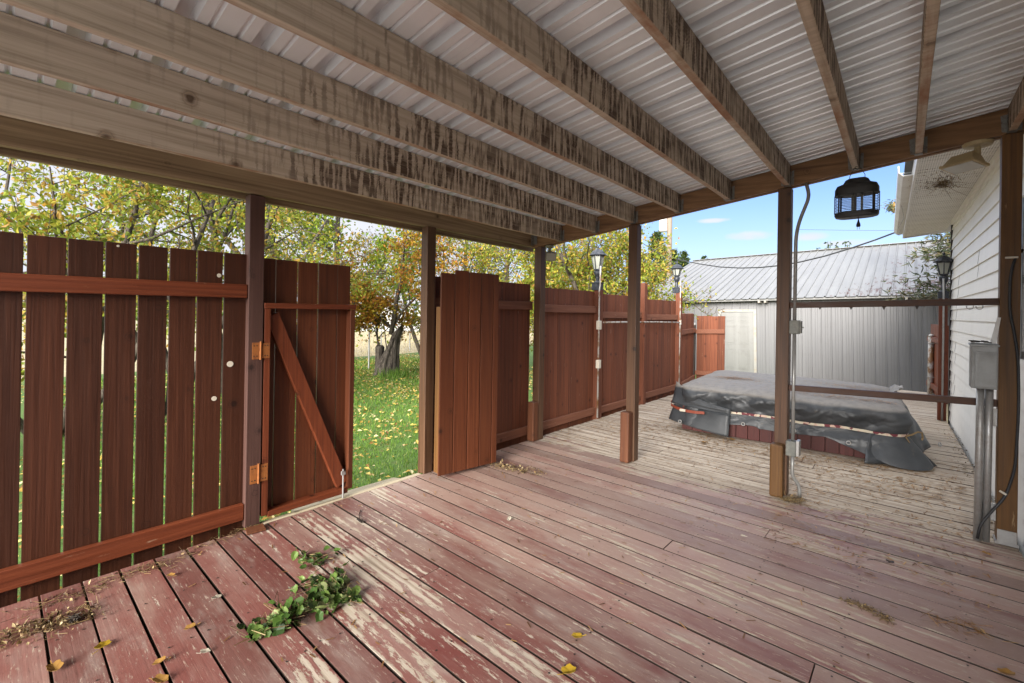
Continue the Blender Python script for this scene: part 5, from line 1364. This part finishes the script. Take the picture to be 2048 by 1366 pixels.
def deck_things():
    rr = random.Random(41)
    L = [(208,1292,.034,'yleaf','yellow curled leaf by a board gap at the left front of the deck'),
         (1152,1274,.026,'yleaf','yellow leaf nearer the middle of the front boards'),
         (1140,1345,.034,'yleaf','curled yellow-brown leaf at the bottom middle edge of the deck'),
         (435,1196,.026,'wleaf','cream leaf lying on a gap left of the vine cuttings'),
         (378,1258,.024,'oleaf','tan curled leaf with a long stalk left of the vine cuttings'),
         (412,1306,.020,'wleaf','small cream leaf below the tan curled leaf'),
         (340,1153,.022,'oleaf','small dull yellow leaf by the fence bottom rail'),
         (1018,1041,.022,'wleaf','pale leaf on the boards in front of the open gate leaf'),
         (316,1328,.024,'oleaf','orange leaf wedged in a gap at the bottom left'),
         (110,1340,.036,'oleaf','brown broad leaf at the bottom left corner'),
         (324,1363,.03,'oleaf','pale orange leaf at the bottom edge below the vine cuttings'),
         (1407,886,.05,'oleaf','tan leaf at the left foot of the tub cover'),
         (1812,925,.05,'yleaf','yellow maple leaf on the flap at the right foot of the tub cover'),
         (1465,880,.035,'oleaf','tan leaf on the deck in front of the tub'),
         (2016,1350,.030,'oleaf','brown curled leaf in the bottom right corner'),
         (1975,1110,.025,'oleaf','reddish dry leaf in front of the house post'),
         (1485,1073,.016,'wleaf','tiny pale chip in the middle of the deck')]
    for x, y, s, mt, lab in L:
        p = pl(x, y, 2, .004); m = MB(); curled_leaf(m, p, s, rr.random()*6.28, rr, rr.uniform(.3,.9))
        tag(obj('fallen_leaf', m, M[mt], origin=p, solid=.0006), lab, 'leaf', 'leaves lying on the deck')
    # vine cuttings
    def vine(label, poly, n, s, hgt):
        base = pl(*poly[len(poly)//2], 2, .0); t = thing('vine_cutting', label, 'plant cutting', base, 0, 'green cuttings on the deck')
        pts = [pl(x, y, 2, .012) for x, y in poly]; lf = MB(); st = MB()
        st.tube(bend(pts), .0035, 5)
        for k in range(n):
            f = rr.random()*(len(pts)-1); i = min(len(pts)-2, int(f)); c = pts[i].lerp(pts[i+1], f-i)
            w = .5+.5*math.sin(math.pi*f/(len(pts)-1))
            c = c+Vector((rr.gauss(0,.050)*w, rr.gauss(0,.050)*w, 0)); c.z = .004+abs(rr.gauss(0, hgt))*w+.01*rr.random()
            a = rr.random()*6.28; q = MB(); curled_leaf(q, (0,0,0), rr.uniform(*s), a, rr, rr.uniform(.2,.9), rr.choice((3,5,6,7)), 0)
            rx = Matrix.Rotation(rr.gauss(0,.55), 3, 'X') @ Matrix.Rotation(rr.gauss(0,.55), 3, 'Y')
            q.v = [tuple(c+rx@Vector(p)) for p in q.v]; q.v = [(p[0],p[1],max(.003,p[2])) for p in q.v]; lf.add(q.v, q.f)
            if rr.random() < .5: st.tube([c, c+Vector((rr.gauss(0,.04), rr.gauss(0,.04), .01)), pts[i]], .0014, 4)
        obj('stem', st, M['litter'], t); obj('leaves', lf, M['vine'], t, solid=.0005)
    vine('small dark green sprig above the large pile of vine cuttings', [(612,1110),(628,1116),(640,1126)], 26, (.016,.030), .018)
    vine('long pile of wilting green vine cuttings near the front of the deck', [(500,1275),(530,1258),(570,1240),(600,1228),(630,1215),(650,1195),(672,1190),(655,1170),(610,1168),(690,1200),(708,1192)], 200, (.012,.036), .026)
    # litter heaps
    def heap(nm, label, pts, n, mat, sz, cat='litter', leafy=.5, sp=(.06,.05), hz=.012):
        m = MB(); P = [pl(x, y, 2, 0) for x, y in pts]
        for k in range(n):
            f = rr.random()*(len(P)-1) if len(P) > 1 else 0; i = min(len(P)-2, int(f)) if len(P) > 1 else 0
            c = (P[i].lerp(P[i+1], f-i) if len(P) > 1 else P[0])+Vector((rr.gauss(0,sp[0]), rr.gauss(0,sp[1]), 0)); c.z = .003+abs(rr.gauss(0,hz))
            if rr.random() < leafy: leaf_quad(m, c, rr.uniform(*sz), rr, 0, .6)
            else:
                d = Vector((rr.gauss(0,1), rr.gauss(0,1), rr.gauss(0,.25))).normalized()*rr.uniform(*sz); m.bar(c-d, c+d, .0013, .0013)
        m.v = [(p[0],p[1],max(.002,p[2])) for p in m.v]
        tag(obj(nm, m, M[mat], origin=P[0]), label, cat, kind='stuff')
    heap('leaf_litter', 'dry leaf and twig litter at the front left under the fence', [(-20,1290),(60,1262),(120,1248),(180,1225)], 520, 'litter', (.008,.026), sp=(.045,.035), hz=.008)
    heap('leaf_litter', 'thin line of twigs along the foot of the left fence', [(60,1215),(160,1190),(250,1150),(330,1130),(440,1080),(500,1055)], 340, 'litter', (.008,.028), leafy=.15, sp=(.03,.05), hz=.004)
    heap('leaf_litter', 'dry brown leaf litter at the foot of the open gate leaf', [(985,930),(1010,936),(1040,942),(1085,948)], 330, 'litter', (.014,.032), sp=(.035,.03))
    heap('twig_heap', 'clump of dry grass stalks in front of the right-hand boards', [(1690,1205),(1730,1217),(1760,1235),(1780,1246)], 200, 'litter', (.006,.02), leafy=.1, sp=(.012,.014), hz=.008)
    heap('twig_heap', 'tangle of pale dry stalks at the right front of the deck', [(1900,1250),(1930,1258),(1950,1268)], 46, 'needle', (.02,.055), leafy=.05, sp=(.045,.03), hz=.012)
    heap('twig_heap', 'matted roots and twigs at the foot of the centre post', [(1570,1000),(1585,1004),(1600,1000)], 240, 'litter', (.01,.035), leafy=.1, sp=(.03,.02), hz=.014)
    heap('leaf_litter', 'dead leaves and needles against the house wall', [(1905,850),(1920,890),(1940,940),(1975,1000),(1995,1075)], 420, 'litter', (.01,.03), leafy=.35, sp=(.045,.08), hz=.008)
    p = pl(720,1045,2,.0); m = MB()
    for k in range(9):
        a = rr.random()*6.28; m.bar(p+Vector((0,0,.006)), p+Vector((math.cos(a)*.03, math.sin(a)*.02, .008+.01*rr.random())), .006, .005)
    m.tube([p+Vector((0,0,.008)), p+Vector((-.10,.05,.006)), p+Vector((-.16,.10,.004))], .0025, 5)
    tag(obj('dried_twig', m, M['dark'], origin=p), 'small black shrivelled twig in front of the closed gate leaf', 'twig')
    p = pl(1780,1126,2,.0); m = MB()
    for k in range(6):
        a = rr.random()*6.28; m.bar(p+Vector((0,0,.006)), p+Vector((math.cos(a)*.018, math.sin(a)*.014, .012)), .008, .006)
    m.tube([p, p+Vector((-.06,-.03,.01)), p+Vector((-.10,-.06,.004))], .0015, 4)
    tag(obj('dried_twig', m, M['dark'], origin=p), 'small dark curled bit right of the centre post on bare boards', 'twig')
    p = pl(148,1246,2,.0); m = MB()
    for k in range(30):
        d = Vector((rr.gauss(0,1), rr.gauss(0,1), rr.gauss(0,.4))).normalized()*.018; c = p+Vector((rr.gauss(0,.016), rr.gauss(0,.010), .010+abs(rr.gauss(0,.006)))); m.bar(c-d, c+d, .003, .003)
    tag(obj('dried_twig', m, M['dark'], origin=p), 'black feathery tuft on the left front boards', 'tuft')
    # needles: bands along gaps and heaps round the tub
    m = MB()
    def needle(x, y, z=.003, L=.03, spread=1.0):
        a = rr.random()*3.1416 if rr.random() < .65 else rr.gauss(0,.35); d = Vector((math.cos(a), math.sin(a), rr.gauss(0,.12)))*L*rr.uniform(.5,1); w = Vector((-math.sin(a), math.cos(a), 0))*.003
        c = Vector((x, y, z+.004*rr.random())); b = len(m.v); m.v += [tuple(c-d-w), tuple(c-d+w), tuple(c+d+w), tuple(c+d-w)]; m.f.append((b, b+1, b+2, b+3))
    for k in range(60000):
        x = rr.uniform(.02, 3.45); y = rr.uniform(-.9, 7.2)
        nz = mnoise.noise(Vector((x*1.5, y*3.2, 0)))*.6+mnoise.noise(Vector((x*5, y*9, 4)))*.4
        near_tub = math.exp(-max(0, abs(y-(1.28+.085*(x-1)))-.05)/.28)*(1 if .7 < x < 3.5 else .5)
        pr = .10+.9*near_tub if y > -.1 else .05*max(0, (x-1.6))+.02
        if x > 2.4 and y < 1.2: pr += .22
        if rr.random() < pr*(.25+1.5*max(0, nz+.15)): 
            if not (1.03 < x < 3.05 and 1.5 < y < 3.4): needle(x, y, L=rr.uniform(.012,.03))
    for k in range(800):
        x = rr.uniform(.05,3.4); y = rr.uniform(-3.4,-.2)
        if rr.random() < .25: needle(x, y, L=.022)
    tag(obj('pine_needles', m, M['needle'], origin=(1.8,1.2,0)), 'drifts of rusty dry needles on the deck around the tub', 'needles', kind='stuff')
    # heaps of needles on the tarp
    O, a, topz = TUB; ca, sa = math.cos(a), math.sin(a); m = MB()
    for (x, y, sx, sy, n) in ((1470,759,.13,.07,420),(1413,771,.09,.04,160),(1400,777,.05,.03,80),(1720,775,.26,.12,420),(1760,800,.14,.06,200),(1655,790,.2,.07,260),(1560,772,.5,.3,260)):
        c = pl(x, y, 2, .56); 
        for k in range(n):
            px, py = c.x+rr.gauss(0,sx), c.y+rr.gauss(0,sy); lx, ly = (px-O.x)*ca+(py-O.y)*sa, -(px-O.x)*sa+(py-O.y)*ca
            if .02 < lx < 2.0 and .03 < ly < 1.8:
                an = rr.random()*3.14; d = Vector((math.cos(an), math.sin(an), 0))*rr.uniform(.012,.03); w = Vector((-d.y, d.x, 0)).normalized()*.0016; q = Vector((px, py, topz(lx, ly)+.002+.006*rr.random()))
                b = len(m.v); m.v += [tuple(q-d-w), tuple(q-d+w), tuple(q+d+w), tuple(q+d-w)]; m.f.append((b,b+1,b+2,b+3))
    tag(obj('tarp_needles', m, M['needle'], origin=(O.x,O.y,.55)), 'small rusty heaps of needles lying on top of the tub cover', 'needles', kind='stuff')
deck_things()

# ================================================================== LIGHT
SUN_EL, SUN_AZ = 19., 284.          # azimuth: direction the light comes from, degrees ccw from +X
SUN_E, SUN_ANG, SKY, EXPO = 2.7, 30., .043, 2.38
def build_light():
    w = bpy.data.worlds.new('World'); S.world = w; w.use_nodes = True; t = w.node_tree; t.nodes.clear()
    nn = NT.__new__(NT); nn.t = t; nn.out = t.nodes.new('ShaderNodeOutputWorld')
    sky = t.nodes.new('ShaderNodeTexSky'); sky.sky_type = 'NISHITA'; sky.sun_disc = False
    sky.sun_elevation = rad(SUN_EL); sky.sun_rotation = rad(90-SUN_AZ); sky.air_density = 1.0; sky.dust_density = .6; sky.ozone_density = 1.5
    gen = nn.n('TexCoord').outputs['Generated']
    xyz = nn.n('SeparateXYZ'); nn.set(xyz.inputs[0], gen); X, Y, Z = xyz.outputs
    cl = nn.noise(nn.coords((1.6,1.6,4.5), base=gen), 1.6, 8, .62, .4)
    side = nn.ss(X, -.42, -.80, -.10, .36)                      # cloud bank over the trees
    zen = nn.ss(Z, .35, .75, 0, .45)
    back = nn.ss(Y, .2, -.5, 0, .22)
    cov = nn.ss(add(nn, cl, side, zen, back), .60, .76)
    def puff(px, py, wx, wz):
        d = ray(px, py).normalized(); n1 = nn.noise(nn.coords((9,9,22), base=gen), 2.2, 6, .62)
        az = nn.math('ARCTAN2', X, Y); a0 = math.atan2(d.x, d.y)
        u = nn.math('DIVIDE', nn.math('SUBTRACT', az, a0), wx); v = nn.math('DIVIDE', nn.math('SUBTRACT', Z, d.z), wz)
        r = nn.math('ADD', nn.math('MULTIPLY', u, u), nn.math('MULTIPLY', v, v))
        return nn.ss(nn.math('ADD', r, nn.math('MULTIPLY', n1, 1.6)), 1.7, .75)
    for a in ((1500,471,.050,.011), (1617,473,.038,.010), (1425,441,.04,.006), (1690,487,.06,.008)):
        cov = nn.math('MAXIMUM', cov, nn.math('MULTIPLY', puff(*a), .9))
    haze = nn.ss(Z, .0, .26, .62, 0)
    skc = nn.mix(1.0, sky.outputs[0], (.60,.68,.98), 'MULTIPLY'); blue = nn.mix(haze, skc, (3.6,4.1,4.9))
    grey = nn.ramp(nn.noise(nn.coords((2,2,5), base=gen), 2.2, 6, .6), [(.3, (.84,.86,.92)), (.7, (1,1,1))])
    cloud = nn.mix(nn.ss(Z, .3, .75), (4.5,4.55,4.8), (13.,13.2,13.5)); cloud = nn.mix(1.0, grey, cloud, 'MULTIPLY')
    col = nn.mix(cov, blue, cloud)
    bg = nn.n('Background', Strength=SKY); nn.set(bg.inputs[0], col); t.links.new(bg.outputs[0], nn.out.inputs[0])
    l = bpy.data.lights.new('sun', 'SUN'); l.energy = SUN_E; l.angle = rad(SUN_ANG); l.color = (1, .955, .89)
    o = bpy.data.objects.new('sun', l); COL.objects.link(o)
    d = Vector((math.cos(rad(SUN_AZ))*math.cos(rad(SUN_EL)), math.sin(rad(SUN_AZ))*math.cos(rad(SUN_EL)), math.sin(rad(SUN_EL))))
    o.rotation_euler = (-d).to_track_quat('-Z', 'Y').to_euler(); o.location = (0, -10, 12)
    v = S.view_settings; v.view_transform = 'Standard'; v.look = 'None'; v.exposure = EXPO; v.gamma = 1
    S.cycles.max_bounces = 8; S.cycles.diffuse_bounces = 5; S.cycles.glossy_bounces = 3; S.cycles.transparent_max_bounces = 6
    S.cycles.use_denoising = True
build_light()
